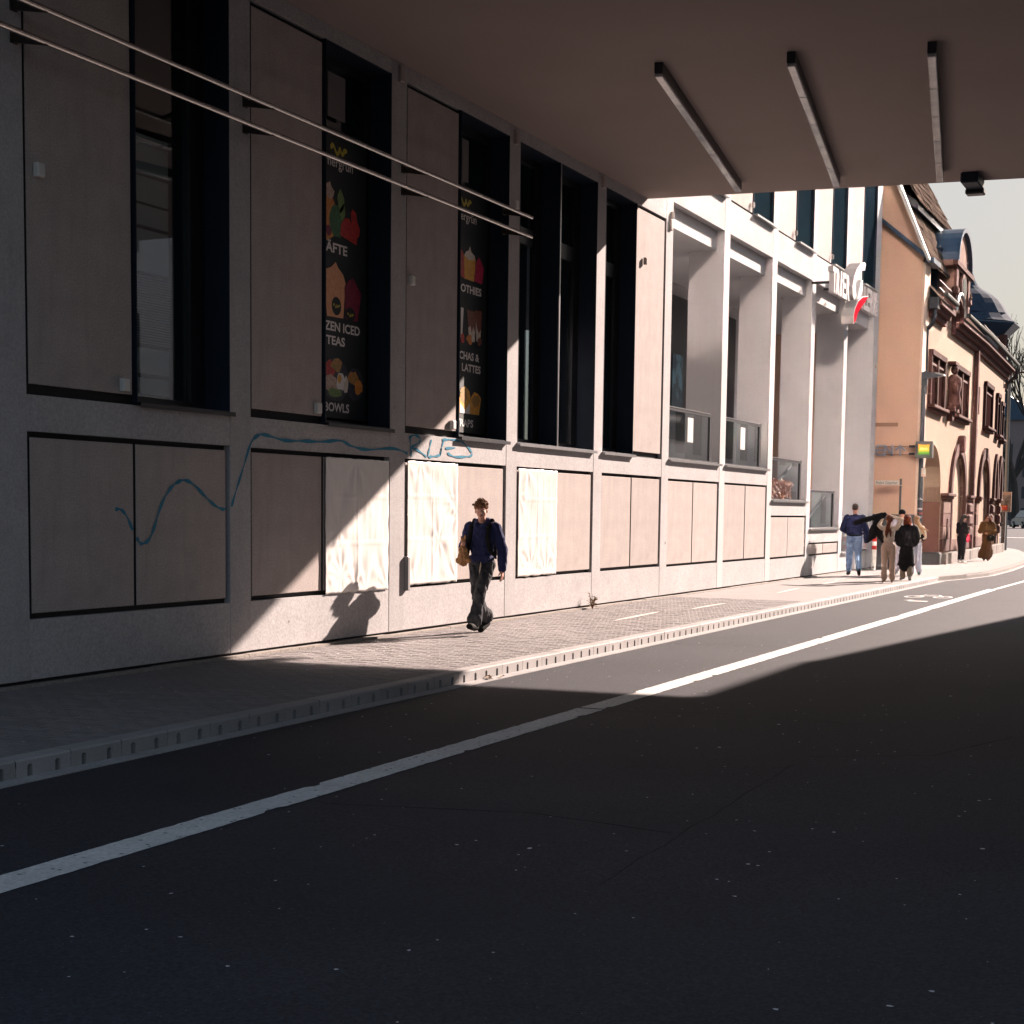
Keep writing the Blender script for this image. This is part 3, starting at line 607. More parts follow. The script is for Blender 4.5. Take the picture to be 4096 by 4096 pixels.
flat('cup_print', [[(20.86, 5.14), (20.92, 5.19), (21.0, 5.21), (21.05, 5.28), (21.12, 5.19), (21.24, 5.15), (21.24, 5.08), (21.20, 4.82), (20.89, 4.83)]], mang, yp - .001, p3); flat('cup_print', [[(20.87, 5.15), (20.93, 5.21), (21.01, 5.23), (21.05, 5.30), (21.10, 5.22), (21.22, 5.18), (21.2, 5.12), (21.0, 5.1)]], cream, yp - .002, p3)
flat('cup_print', [[(21.23, 5.02), (21.28, 5.12), (21.35, 5.19), (21.45, 5.12), (21.52, 5.04), (21.47, 4.82), (21.22, 4.83)]], mag, yp - .002, p3)
flat('glass_print', [[(20.98, 4.41), (21.29, 4.41), (21.24, 3.98), (21.06, 3.98)], [(21.25, 4.43), (21.48, 4.44), (21.43, 4.0), (21.3, 4.0)]], cream, yp, p3)
flat('glass_print', [[(20.98, 4.41), (21.29, 4.41), (21.27, 4.2), (21.22, 4.12), (21.2, 4.2), (21.13, 4.1), (21.1, 4.2), (21.02, 4.16)], [(21.25, 4.43), (21.48, 4.44), (21.45, 4.18), (21.38, 4.12), (21.3, 4.2)]], brn, yp - .001, p3)
flat('glass_print', [[(20.78, 4.42), (20.87, 4.42), (20.83, 4.0), (20.78, 4.0)]], wht, yp, p3); flat('fruit_print', [blobp(20.84, 4.0, .06, .07, seed=31)], red, yp - .002, p3); flat('fruit_print', [blobp(21.07, 4.0, .09, .07, 10, .3, 32)], org, yp - .002, p3); flat('fruit_print', [blobp(21.4, 4.0, .07, .06, 10, .3, 33)], brn, yp - .002, p3)
flat('wrap_print', [[(20.74, 3.1), (20.82, 3.3), (20.95, 3.34), (21.08, 3.28), (21.14, 3.15), (21.12, 2.96), (20.75, 2.96)], [(21.14, 3.2), (21.25, 3.28), (21.38, 3.26), (21.48, 3.2), (21.41, 2.96), (21.12, 2.96)]], mang, yp, p3)
flat('food_print', [blobp(20.9, 3.22, .12, .1, 14, .3, 41), blobp(21.3, 3.16, .14, .1, 14, .3, 42)], mix_, yp - .001, p3); flat('wrap_print', [[(20.78, 3.1), (20.95, 3.0), (21.1, 3.12), (21.1, 2.96), (20.78, 2.96)]], wht, yp - .002, p3)

# ---- plastic film taped over three of the lower panels
def film_sheet(x0, x1, z0, z1, seed, label):
    nx_, nz = 70, 60; rr = random.Random(seed); vs = []; fs = []
    pins = [(rr.choice([x0, x1, rr.uniform(x0, x1)]), rr.choice([z0, z1, rr.uniform(z0, z1)])) for _ in range(9)]
    rays = [(px, pz, rr.uniform(0, 6.28), rr.uniform(6, 11)) for px, pz in pins]
    for j in range(nz + 1):
        for i in range(nx_ + 1):
            u = i / nx_; v = j / nz; x = x0 + (x1 - x0) * u; z = z0 + (z1 - z0) * v; d = 0
            for px, pz, ph, k in rays:
                r_ = math.hypot(x - px, z - pz) + .02; th = math.atan2(z - pz, x - px)
                d += 0.0062 * math.sin(k * th + ph) * math.exp(-r_ * 1.6) * min(1, r_ * 6)
            d += 0.0035 * mnoise.noise(Vector((x * 9 + seed, 3.1, z * 2.2))) + 0.0018 * (1 - 2.5 * abs(mnoise.noise(Vector((x * 17, seed, z * 3.5)))))
            if abs(v - .36) < .009 or abs(v - .72) < .009 or abs(u - .5) < .008: d -= .006
            e = min(u, 1 - u, v, 1 - v); d *= min(1, e * 10 + .15)
            zz = z - (0.012 * (1 - v) if j == 0 else 0) * (0.5 + mnoise.noise(Vector((x * 5, seed, 0)))) + 0.012 * mnoise.noise(Vector((x * 7, seed, 5))) * (1 if j in (0, nz) else 0)
            vs.append((x + (0.012 * mnoise.noise(Vector((z * 6, seed, 2))) if i in (0, nx_) else 0), Y - 0.018 + d, zz))
    for j in range(nz):
        for i in range(nx_): a = j * (nx_ + 1) + i; fs.append((a, a + 1, a + nx_ + 2, a + nx_ + 1))
    me = bpy.data.meshes.new('film'); me.from_pydata(vs, [], fs); me.update()
    o = link('plastic_sheet', me, film, smooth=True)
    md = o.modifiers.new('thickness', 'SOLIDIFY'); md.thickness = 0.0015
    tag(o, label, 'plastic sheet', 'plastic sheets taped over wall panels')
film_sheet(16.54, 18.09, 0.60, 2.20, 3, 'creased plastic sheet over a panel, cut diagonally by the shadow edge, widest of the three')
film_sheet(18.60, 20.08, 0.63, 2.22, 5, 'creased plastic sheet just behind the walking young man, beside the grey cable box')
film_sheet(22.15, 23.66, 0.62, 2.22, 8, 'glaring white plastic sheet fully in the sun, past the walking young man')

# ---- steel rails running along the front
rails = empty('wall_rail', (0, 0, 0), label='pair of long stainless steel tubes held off the wall by brackets', cat='rail')
for z in (5.765, 5.495):
    mb = MB(); mb.tube([(-5, 9.35, z), (21.74, 9.35, z)], 0.026, 12); o = mb.build('tube', steel, rails, smooth=False)
for x in (11.2, 14.76, 18.33, 21.40):
    for z in (5.765, 5.495):
        xb = x if x < 21 else 21.42; mb = MB(); mb.box(x + .07, x + .15, Y - .02, Y, z + .02, z + .14); mb.prism([(Y, z + .11), (Y, z + .03), (9.35, z - .028), (9.33, z - .028), (9.36, z + .01)], x + .09, x + .125, 'x'); mb.build('bracket', darksteel, rails, fix=True)

# ================================================================== the bridge building overhead
br = empty('bridge_building', (0, 0, 0), label='building bridging the street, its smooth plaster soffit overhead', cat='building')
SX = lambda y: 27.72 + (9.76 - y) * 0.066
H = 7.10
XB = 8.0  # unseen rear edge, set to let sky light in from behind
mb = MB(); mb.prism([(XB, -9), (SX(-9), -9), (SX(9.696), 9.696), (XB, 9.696)], H, H + 0.35, 'z'); mb.build('soffit', soffitmat, br, fix=True)
facade = mat('bridge_cladding', (0.80, 0.80, 0.80), 0.075, metal=1.0, col2=(0.5, 0.5, 0.51), scale=1.0)
mb = MB(); mb.prism([(XB, -9), (SX(-9) - .05, -9), (SX(9.6) - .05, 9.69), (XB, 9.69)], H + .35, 30, 'z'); mb.build('unseen_upper_floors', facade, br, fix=True)  # unseen height carried up to shade the street behind
for k in range(10):
    ya = 9.4 - 1.85 * k; yb_ = ya - 0.10
    mb = MB(); mb.box(SX(ya) - .06, SX(ya) + .06, yb_, ya, H + .35, 30); mb.build('mullion', darkframe, br)
mb = MB(); mb.box(XB, 27.4, -3.6, -3.2, -0.2, H); mb.build('bounce_side_wall', mat('bounce_wall_white', (0.76, 0.76, 0.80), .85, col2=(.70, .70, .74), scale=1), br)  # unseen wall, set close and white to bounce light onto the gallery
# ceiling lamps: a dark carrier with five diffuser boxes
def lamp(x, y, lab):
    dx, dy = 7.37, 1.09; L_ = math.hypot(dx, dy); ang = math.atan2(dy, dx)
    t = empty('ceiling_lamp', (x, y, H), ang, lab, 'ceiling lamp', 'strip lamps on the soffit')
    mb = MB(); mb.box(0, L_, -.052, .052, -.13, -.001); mb.build('carrier', darkframe, t)
    for k in range(5):
        a = L_ * k / 5 + .012; b = L_ * (k + 1) / 5 - .012
        mb = MB(); mb.box(a, b, -.049, .049, -.175, -.131); mb.build('diffuser', lampglass, t, bevel=.008)
    return t
lamp(19.45, 6.70, 'long strip lamp on the soffit nearest the gallery wall'); lamp(19.58, 5.08, 'long strip lamp on the soffit between the two others'); lamp(19.76, 3.46, 'long strip lamp on the soffit farthest out over the road')
mb = MB(); mb.box(27.3, 28.02, 3.98, 4.26, 6.93, 7.099); fl = empty('floodlight', (0, 0, 0), label='dark box floodlight on the edge of the soffit', cat='floodlight'); mb.build('housing', navy, fl, bevel=.02)
mb = MB(); mb.box(27.9, 28.14, 3.97, 4.27, 6.86, 6.95); mb.build('lamp_head', darkframe, fl, bevel=.02)

# ================================================================== buildings on this side of the road (out of frame, they cast the shade)
def block(name, lab, x0, x1, z, m, z2=None):
    t = empty(name, (0, 0, 0), label=lab, cat='building')
    z2 = z if z2 is None else z2
    mb = MB(); mb.prism([(x0, -0.2), (x1, -0.2), (x1, z2), (x0, z)], -16, -3.2, 'y'); mb.build('wall', m, t, fix=True)
    mb = MB()
    for x in np.arange(x0 + 1.2, x1 - 2, 2.6):
        for zz in (1.0, 4.2, 7.4):
            if zz + 2 < min(z, z2): mb.box(x, x + 1.2, -3.2, -3.17, zz, zz + 1.8)
    mb.build('shop_front', darkframe, t)
    return t
plaster = mat('grey_plaster', (.62, .62, .64), .85, col2=(.56, .56, .58), scale=1)
block('unseen_office_building', 'unseen shade-casting plain plaster building across the road beside the bridge', 28.9, 39.0, 10.48, plaster)
block('unseen_town_house', 'unseen shade-casting plaster house across the road with a sloping roof line', 39.0, 46.5, 10.35, plaster, 8.7)
block('unseen_town_house', 'unseen shade-casting low plaster house across the road farther on', 46.6, 60, 8.0, plaster)
block('unseen_apartment_building', 'unseen shade-casting long plaster building across the road beyond the low house', 60.1, 96, 8.6, plaster)
block('unseen_apartment_building', 'unseen shade-casting long plaster building across the road at the far end', 96.1, 140, 12, plaster)

# ================================================================== the house at the alley (its gable faces the camera)
ochre = mat('ochre_render', (0.50, 0.325, 0.235), 0.88, col2=(0.45, 0.29, 0.21), scale=0.9, amount=0.7, grain=0.08, gscale=30, stains=0.15, bump=0.2)
ochre_lo = mat('grey_plinth_paint', (0.085, 0.082, 0.085), 0.8, col2=(0.07, 0.068, 0.07), scale=2)
slate = mat('brown_slate', (0.12, 0.088, 0.072), 0.8, vary=.3, col2=(0.055, 0.045, 0.04), scale=9, amount=0.5, grain=0.3, gscale=20, spec=0.0)
zinc = mat('dark_blue_zinc', (0.035, 0.065, 0.11), 0.4, metal=0.5, col2=(0.05, 0.085, 0.13), scale=2)
sandst = mat('red_sandstone', (0.115, 0.058, 0.050), 0.9, vary=.15, spec=0.1, col2=(0.08, 0.04, 0.036), scale=3, amount=0.6, grain=0.2, gscale=30, stains=0.3, bump=0.4)
sandst_l = mat('pink_sandstone', (0.22, 0.135, 0.11), 0.9, vary=.15, spec=0.1, col2=(0.16, 0.10, 0.082), scale=3, amount=0.6, grain=0.2, gscale=30, stains=0.3, bump=0.4)
beige = mat('beige_render', (0.38, 0.275, 0.205), 0.88, spec=0.1, col2=(0.33, 0.235, 0.175), scale=1.2, amount=0.7, grain=0.07, gscale=30, streak=0.16, bump=0.15)
house = empty('gabled_house', (0, 0, 0), label='ochre gabled house closing the alley beside the gallery, with the letters on its wall', cat='building')
GX = 49.3
mb = MB()
mb.prism([(8.67, 1.615), (8.66, 9.2), (8.60, 9.25), (9.44, 11.22), (12.0, 17.2), (19, 17.2), (19, 1.615)], GX, GX + 0.4, 'x'); mb.build('gable_wall', ochre, house, fix=True)
mb = MB(); mb.box(GX - .03, GX, 9.24, 9.95, 4.22, 4.33); mb.build('wall_ledge', mat('dull_ledge', (.22, .13, .09), .9, spec=.1), house)
mb = MB(); mb.box(GX - .012, GX + .4, 8.66, 19, -0.1, 1.61); mb.build('wall_base', ochre_lo, house)
mb = MB(); mb.box(GX + .0, GX + .95, 8.60, 8.665, -0.1, 9.0); mb.build('street_wall', mat('pale_corner', (.60, .46, .36), .85, col2=(.52, .39, .31), scale=3), house)
mb = MB(); mb.prism([(8.60, 9.10), (8.60, 9.26), (9.92, 10.36), (12.2, 12.25), (12.2, 12.05), (9.92, 10.22)], GX - .16, GX, 'x'); mb.build('gable_band', zinc, house, fix=True)  # dark diagonal band across the gable
mb = MB(); mb.prism([(8.50, 8.98), (8.44, 9.05), (9.36, 11.26), (11.8, 17.1), (11.92, 17.1), (9.46, 11.22)], GX - .28, GX - .001, 'x'); mb.build('verge_board', mat('white_board', (.55, .52, .49), .6), house, fix=True)
mb = MB(); mb.box(GX, GX + 1.3, 8.36, 8.6, 8.98, 9.12); mb.build('eaves_gutter', zinc, house)
# letters E N and an arrow, hung off two rods
sgn = empty('wall_lettering', (0, 0, 0), label='grey metal letters and an upward arrow on thin rods across the ochre wall', cat='sign')
steelblue = mat('grey_blue_metal', (0.24, 0.25, 0.29), 0.6)
mb = MB()
for z in (3.625, 3.39): mb.tube([(GX - .05, 11.5, z), (GX - .05, 8.72, z)], 0.010, 5)
mb.build('rod', mat('rusty_rod', (.16, .09, .06), .7), sgn)
def bars(pts_list, w, x0, x1, m, parent, name):
    mb = MB()
    for pts in pts_list:
        for (ya, za), (yb_, zb_) in zip(pts, pts[1:]):
            d = Vector((yb_ - ya, zb_ - za)).normalized(); nn = Vector((-d.y, d.x)) * w / 2; a = Vector((ya, za)) - d * w / 2; b = Vector((yb_, zb_)) + d * w / 2
            mb.prism([tuple(a - nn), tuple(b - nn), tuple(b + nn), tuple(a + nn)], x0, x1, 'x')
    return mb.build(name, m, parent, fix=True)
bars([[(10.22, 3.37), (10.0, 3.37)], [(10.22, 3.37), (10.22, 3.64)]], .06, GX - .12, GX - .07, steelblue, sgn, 'letter')
bars([[(9.63, 3.645), (9.80, 3.645), (9.84, 3.60), (9.84, 3.42), (9.80, 3.375), (9.63, 3.375)], [(9.84, 3.51), (9.66, 3.51)]], .055, GX - .12, GX - .07, steelblue, sgn, 'letter')
bars([[(9.585, 3.37), (9.585, 3.645), (9.37, 3.375), (9.37, 3.65)]], .055, GX - .13, GX - .075, steelblue, sgn, 'letter')
bars([[(9.13, 3.37), (9.13, 3.63)], [(9.25, 3.52), (9.13, 3.64), (9.01, 3.51)]], .055, GX - .12, GX - .07, steelblue, sgn, 'arrow')
# square lit hanging sign
ib = empty('hotel_sign', (0, 0, 0), label='square grey box sign with a glowing yellow and green cushion panel', cat='sign')
mb = MB(); mb.box(GX - .22, GX - .08, 8.165, 8.665, 3.275, 3.765); mb.build('sign_box', mat('sign_grey', (.10, .095, .095), .6), ib, bevel=.006)
m = bpy.data.materials.new('lit_cushion'); m.use_nodes = True; t = m.node_tree; N = t.nodes; L = t.links; b = N['Principled BSDF']
tc = N.new('ShaderNodeTexCoord'); sp = N.new('ShaderNodeSeparateXYZ'); L.new(tc.outputs['Object'], sp.inputs[0]); mr_ = N.new('ShaderNodeMapRange'); mr_.inputs[1].default_value = 3.36; mr_.inputs[2].default_value = 3.68; L.new(sp.outputs[2], mr_.inputs[0])
rp = N.new('ShaderNodeValToRGB'); _ramp(rp, [(0.0, (.01, .14, .015)), (.25, (.10, .24, .012)), (.5, (.55, .36, .015)), (1.0, (.62, .20, .012))]); L.new(mr_.outputs[0], rp.inputs[0])
L.new(rp.outputs[0], b.inputs['Base Color']); L.new(rp.outputs[0], b.inputs['Emission Color']); b.inputs['Emission Strength'].default_value = 0.10
cu = []
for k in range(4):
    A_ = [(8.585, 3.365), (8.25, 3.365), (8.25, 3.68), (8.585, 3.68)][k]; B_ = [(8.25, 3.365), (8.25, 3.68), (8.585, 3.68), (8.585, 3.365)][k]
    for j in range(6):
        t_ = j / 6; mx_, mz_ = (8.4175 - (A_[0] + B_[0]) / 2), (3.5225 - (A_[1] + B_[1]) / 2); s_ = 0.10 * math.sin(math.pi * t_)
        cu.append((A_[0] + (B_[0] - A_[0]) * t_ + mx_ * s_, A_[1] + (B_[1] - A_[1]) * t_ + mz_ * s_))
mb = MB(); mb.prism(cu, GX - .235, GX - .2201, 'x'); mb.build('lit_panel', m, ib, fix=True)
text_on_wall('lettering', 'ibis', GX - .236, 8.515, 3.52, 0.20, 0.075, mat('pale_letter', (.7, .5, .35), .5, emit=(1, .75, .45), estr=.1), ib, facing='-x')
mb = MB()
for z in (3.62, 3.40): mb.box(GX - .18, GX - .10, 8.70, 8.86, z - .035, z + .035); mb.tube([(GX - .14, 8.72, z), (GX - .14, 8.65, z)], .012, 6); mb.box(GX - .1, GX, 8.76, 8.80, z - .012, z + .012)
mb.build('bracket', darkframe, ib)
# street name sign on its own post
sn = empty('street_sign', (0, 0, 0), label='white street name plate on a thin grey post against the ochre wall', cat='street sign')
mb = MB(); mb.tube([(48.9, 9.03, -.02), (48.9, 9.03, 2.66)], .032, 10); mb.build('post', mat('grey_post', (.09, .095, .10), .5, metal=.5), sn)
mb = MB(); mb.box(48.85, 48.87, 9.07, 9.77, 2.475, 2.61); mb.box(48.84, 48.96, 8.99, 9.07, 2.46, 2.475); mb.build('name_plate', mat('enamel_white', (.45, .44, .40), .4), sn)
text_on_wall('lettering', 'Mohrs Gässchen', 48.848, 9.745, 2.495, 0.62, 0.095, mat('plate_black', (.03, .03, .03), .5), sn, facing='-x', bold=.0)
# striped bollard
bo = empty('bollard', (46.75, 9.32, 0), label='white bollard with two red bands at the end of the gallery wall', cat='bollard')
mb = MB(); mb.tube([(0, 0, -.05), (0, 0, 1.0), (0, 0, 1.02)], [.068, .068, .055], 14); mb.build('post', mat('white_enamel', (.62, .60, .57), .35), bo, smooth=False)
for z in (.60, .83):
    mb = MB(); mb.tube([(0, 0, z), (0, 0, z + .115)], .070, 14); mb.build('red_band', mat('red_reflector', (.52, .02, .02), .3, col2=(.4, .01, .01), scale=30), bo)
mb = MB(); mb.tube([(-.06, .0, .1), (-.076, .0, .1)], .025, 8); mb.build('lock', darkframe, bo)

# ================================================================== the old sandstone trimmed building, two facade planes
old = empty('old_town_building', (0, 0, 0), label='beige rendered old building with red sandstone windows, arches and a curved cornice', cat='building')
def facade_xf(P0, P1):
    P0 = Vector(P0); d = (Vector(P1) - P0).normalized(); n = Vector((d.y, -d.x))       # n points towards the street
    return lambda s, dd, z: (P0.x + d.x * s - n.x * dd, P0.y + d.y * s - n.y * dd, z)  # dd > 0 goes into the wall
LA = math.hypot(62.5 - 50.2, 8.92 - 8.61)
FA = facade_xf((50.2, 8.61), (62.5, 8.92)); FB = facade_xf((62.5, 8.92), (76, 9.5))
FC = facade_xf((75.2, 9.47), (79.5, 12.5))
def earc(a0, a1, zs, zt, n=18, pw_=2.0):
    cx = (a0 + a1) / 2; rx = (a1 - a0) / 2
    return [(cx - rx * math.cos(math.pi * k / n), zs + (zt - zs) * math.sin(math.pi * k / n) ** (1 / pw_ * 2 if pw_ != 2 else 1)) for k in range(n + 1)]
def wall_arch(F, s0, s1, a0, a1, zs, zt, z0, ztop, depth=0.45, infill=0.10, m=beige, mi=beige):
    """a stretch of wall from s0 to s1 with an arched opening a0..a1; infill is the depth of the blind niche, None leaves it open"""
    mb = MB(F); mb.box(s0, a0, 0, depth, z0, ztop); mb.box(a1, s1, 0, depth, z0, ztop)
    arc = earc(a0, a1, zs, zt)
    for (xa, za), (xb, zb_) in zip(arc, arc[1:]):
        mb.add([(xa, 0, za), (xb, 0, zb_), (xb, 0, ztop), (xa, 0, ztop), (xa, depth, za), (xb, depth, zb_), (xb, depth, ztop), (xa, depth, ztop)], [(0, 1, 2, 3), (0, 4, 5, 1), (5, 4, 7, 6), (3, 2, 6, 7)])
    mb.box(a0, a1, infill, depth + .2, z0, zt + .1) if infill is not None else None
    return mb.build('wall', m, old, fix=False)
ZT = 7.78
wall_arch(FA, 0.0, 5.35, 0.12, 3.9, 2.5, 3.8, -0.1, ZT, infill=None, depth=1.0)
wall_arch(FA, 5.35, LA, 6.30, 9.75, 2.3, 3.72, -0.1, ZT)
wall_arch(FB, 0.0, 7.9, 2.45, 6.25, 2.3, 3.85, -0.1, ZT + .05)
wall_arch(FB, 7.9, 10.6, 8.75, 10.0, 2.3, 3.95, -0.1, ZT + .05); wall_arch(FB, 10.6, 12.8, 11.0, 12.2, 2.3, 3.95, -0.1, ZT + .05)
# deep inner wall of the first arch: ochre above, brown below
mb = MB(FA); mb.box(3.9, 4.0, 0.002, 4.0, 2.03, 3.9); mb.box(0.0, 4.0, 4.0, 4.1, -.1, 4.5); mb.box(.13, 3.9, 1.0, 4.0, 3.8, 3.9); mb.build('arch_lining', ochre, old)
mb = MB(FA); mb.box(3.885, 4.0, 0.0, 4.0, -0.1, 2.03); mb.prism([(3.885, 2.03), (3.885, 2.03)], 0, 1) if False else None; mb.build('arch_lining', mat('brown_paint', (.13, .055, .04), .85, col2=(.11, .045, .033), scale=2), old)
# arch mouldings made of single voussoirs
def voussoirs(F, a0, a1, zs, zt, w, n, proud=0.10):
    o_ = earc(a0 - w, a1 + w, zs, zt + w * .9, n * 2); i_ = earc(a0, a1, zs, zt, n * 2)
    for k in range(n):
        mb = MB(F); j = 2 * k; P = [o_[j], o_[j + 1], o_[j + 2], i_[j + 2], i_[j + 1], i_[j]]
        pr = proud + rnd.uniform(-.003, .003); c_ = 0.004
        mb.prism(P, -pr, 0.10, 'y'); mb.build('voussoir', sandst, old, fix=True)
voussoirs(FA, 6.30, 9.75, 2.3, 3.72, 0.42, 9); voussoirs(FB, 2.45, 6.25, 2.3, 3.85, 0.42, 9); voussoirs(FB, 8.75, 10.0, 2.3, 3.95, 0.3, 9); voussoirs(FB, 11.0, 12.2, 2.3, 3.95, .3, 9)
mb = MB(FA); mb.prism([(7.82, 3.75), (7.78, 4.22), (7.92, 4.36), (8.22, 4.34), (8.28, 3.78)], -.24, 0, 'y'); mb.build('keystone', sandst, old, fix=True, bevel=.04)
mb = MB(FB); mb.prism([(4.15, 3.85), (4.1, 4.25), (4.6, 4.25), (4.55, 3.85)], -.16, 0, 'y'); mb.build('keystone', sandst, old, fix=True, bevel=.02)
# jambs: impost, smooth ashlars, bulging rusticated stones, plinth
def jamb(F, s0, s1, rust=True, ztop=2.06):
    mb = MB(F); mb.box(s0 - .10, s1 + .10, -.26, 0, 2.22, 2.32); mb.box(s0 - .05, s1 + .05, -.19, 0, 2.13, 2.22); mb.box(s0 - .0, s1 + .0, -.13, 0, 2.06, 2.13); mb.build('impost', sandst, old, bevel=.02)
    z = 0.40; k = 0
    while z < ztop - .05:
        h = min([.42, .40, .44, .42][k % 4], ztop - z)
        if rust and k in (1, 2, 3):
            mb = MB(F); g_ = rnd.uniform(0, .03); mb.box(s0 - .03, s1 + .03, -.20 - g_, -.02, z + .015, z + h - .015); mb.build('rusticated_stone', sandst, old, fix=True, bevel=.075)
        mb = MB(F); mb.box(s0, s1, -.09 + rnd.uniform(-.01, .01), 0, z + .006, z + h - .006); mb.build('ashlar_block', sandst_l if k % 2 else sandst, old, bevel=.01)
        z += h; k += 1
jamb(FA, 4.15, 5.9, rust=False); jamb(FA, 10.15, 11.35); jamb(FB, 1.25, 2.05, rust=False); jamb(FB, 6.65, 7.5); jamb(FB, 10.2, 10.75)
def slit(F, s0, s1, z0, z1):
    mb = MB(F); mb.box(s0, s1, -.13, -.091, z0, z1); mb.build('carved_panel', sandst, old, bevel=.015)
slit(FA, 5.0, 5.45, .82, 1.5)
mb = MB(FA); mb.box(5.95, 6.3, -.12, 0, .38, 2.3); mb.build('engaged_column', sandst, old, bevel=.05)
mb = MB(FA); mb.box(9.75, 10.1, -.12, .2, .38, 2.3); mb.build('engaged_column', sandst, old, bevel=.05)
mb = MB(FB); mb.box(6.25, 6.6, -.10, .2, .38, 2.3); mb.build('engaged_column', sandst, old, bevel=.05)
# stone courses at the foot
def course(F, a, b, z0, z1, pr, m, w):
    x = a
    while x < b - .1:
        l = min(w * rnd.uniform(.85, 1.15), b - x); mb = MB(F); mb.box(x + .004, x + l - .004, -pr + rnd.uniform(-.012, .012), .01, z0 + .003, z1 - .003); mb.build('ashlar_block', m, old, bevel=.012); x += l
plst = mat('grey_plinth_stone', (0.19, 0.165, 0.145), .9, col2=(.13, .112, .10), scale=2, grain=.3, gscale=20, stains=.4, bump=.6)
course(FA, 6.0, LA - 1.2, .40, .78, .06, sandst_l, .9); course(FA, 5.9, LA, -.12, .37, .24, plst, 1.1); course(FA, 4.0, 5.9, -.12, .36, .26, plst, .95)
course(FB, -.1, 12.8, -.12, .38, .22, plst, 1.1); course(FB, 2.1, 6.2, .40, .78, .06, sandst_l, .9)
mb = MB(FA); mb.box(3.45, 3.98, -.12, .6, -.1, .40); mb.build('wheel_guard', mat('black_stone', (.03, .03, .032), .7), old, bevel=.05)
mb = MB(FA); mb.box(10.35, 10.8, -.252, -.1, -.1, .36); mb.build('cellar_opening', blackgap, old, bevel=.03)
# quoin strip where the facade bends
z = 2.4
while z < 7.6:
    h = .30; mb = MB(FB); mb.box(-.42, .28, -.10 + rnd.uniform(-.008, .008), .0, z + .004, z + h - .004); mb.build('quoin_block', sandst if int(z * 3.4) % 2 else sandst_l, old, bevel=.008); z += h
mb = MB(FB); mb.box(-.75, -.42, -.16, .0, 0.38, 7.7); mb.build('pilaster', sandst, old)
# windows with sandstone surround
def swin(F, s0, s1, z0, z1, lights=2, skew=0.0):
    fr = MB(F); e = .14
    fr.box(s0, s0 + e, -.10, .16, z0, z1); fr.box(s1 - e, s1, -.10, .16, z0, z1); fr.box(s0, s1, -.13, .16, z1 - .16, z1)
    if lights == 2: fr.box((s0 + s1) / 2 - .10, (s0 + s1) / 2 + .10, -.09, .16, z0, z1 - .16)
    f = fr.build('window_frame', mat('dark_sandstone', (.075, .036, .031), .9, spec=.05, col2=(.055, .026, .023), scale=4, grain=.2), old)
    sb = MB(F); sb.box(s0 - .08, s1 + .08, -.24, 0, z0 - .10, z0); sb.box(s0 - .02, s1 + .02, -.15, 0, z0 - .19, z0 - .10); sb.build('sill', sandst, f, bevel=.02)
    pb = MB(F); pb.box(s0 + e, s1 - e, -.02, -.004, z0, z1 - .16); pb.build('window_pane', mat('shaded_brown_sash', (.030, .015, .014), .9, spec=0.0, col2=(.022, .012, .011), scale=3), f)  # brown pane, darkened to stand in for the recess shadow
    rb = MB(F); rb.box(s0 + e, s1 - e, -.05, -.022, z1 - .42, z1 - .36); rb.build('glazing_bar', mat('sash_bar', (.12, .05, .045), .5), f)
    if lights == 2:
        pass
swin(FA, .35, 3.55, 4.95, 6.60); swin(FA, 6.15, 9.75, 4.98, 6.66); swin(FB, 3.22, 6.45, 5.08, 6.80, 1); swin(FB, 8.5, 9.9, 5.0, 6.72, 1); swin(FB, 10.5, 11.8, 4.9, 6.5, 1)
for s_ in (-.45 + 1.05, -.45 + 1.75):
    mb = MB(FB); mb.box(s_, s_ + .34, -.03, .0, 5.44, 6.44); mb.build('slit_window', sandst_l, old)
# carved figure on its console between the windows
st = empty('carved_figure', (0, 0, 0), label='dark sandstone carved figure on a console between two upper windows', cat='statue')
mb = MB(FA); mb.box(4.45, 5.5, -.30, .0, 4.98, 5.10); mb.prism([(4.6, 4.98), (5.35, 4.98), (5.05, 4.68), (4.9, 4.68)], -.18, 0, 'y'); mb.build('console', sandst, st, fix=True)
mb = MB(FA)
mb.tube([(4.97, -.14, 5.10), (4.98, -.15, 5.3), (4.95, -.15, 5.6), (5.0, -.16, 5.85), (4.98, -.16, 6.05), (4.98, -.16, 6.2)], [.30, .27, .22, .26, .25, .10], 9); mb.ball((4.72, -.24, 5.75), (.10, .10, .22), 8, 5); mb.ball((5.24, -.24, 5.9), (.10, .10, .2), 8, 5); mb.ball((5.05, -.3, 5.7), (.14, .09, .09), 8, 5); mb.ball((4.9, -.28, 5.3), (.08, .08, .2), 8, 5)
mb.ball((5.0, -.17, 6.36), (.16, .13, .15), 9, 6); mb.build('figure', sandst, st, smooth=True, fix=True)
mb = MB(FA); mb.box(4.6, 5.45, -.26, 0, 6.50, 6.60); mb.build('canopy', sandst, st)
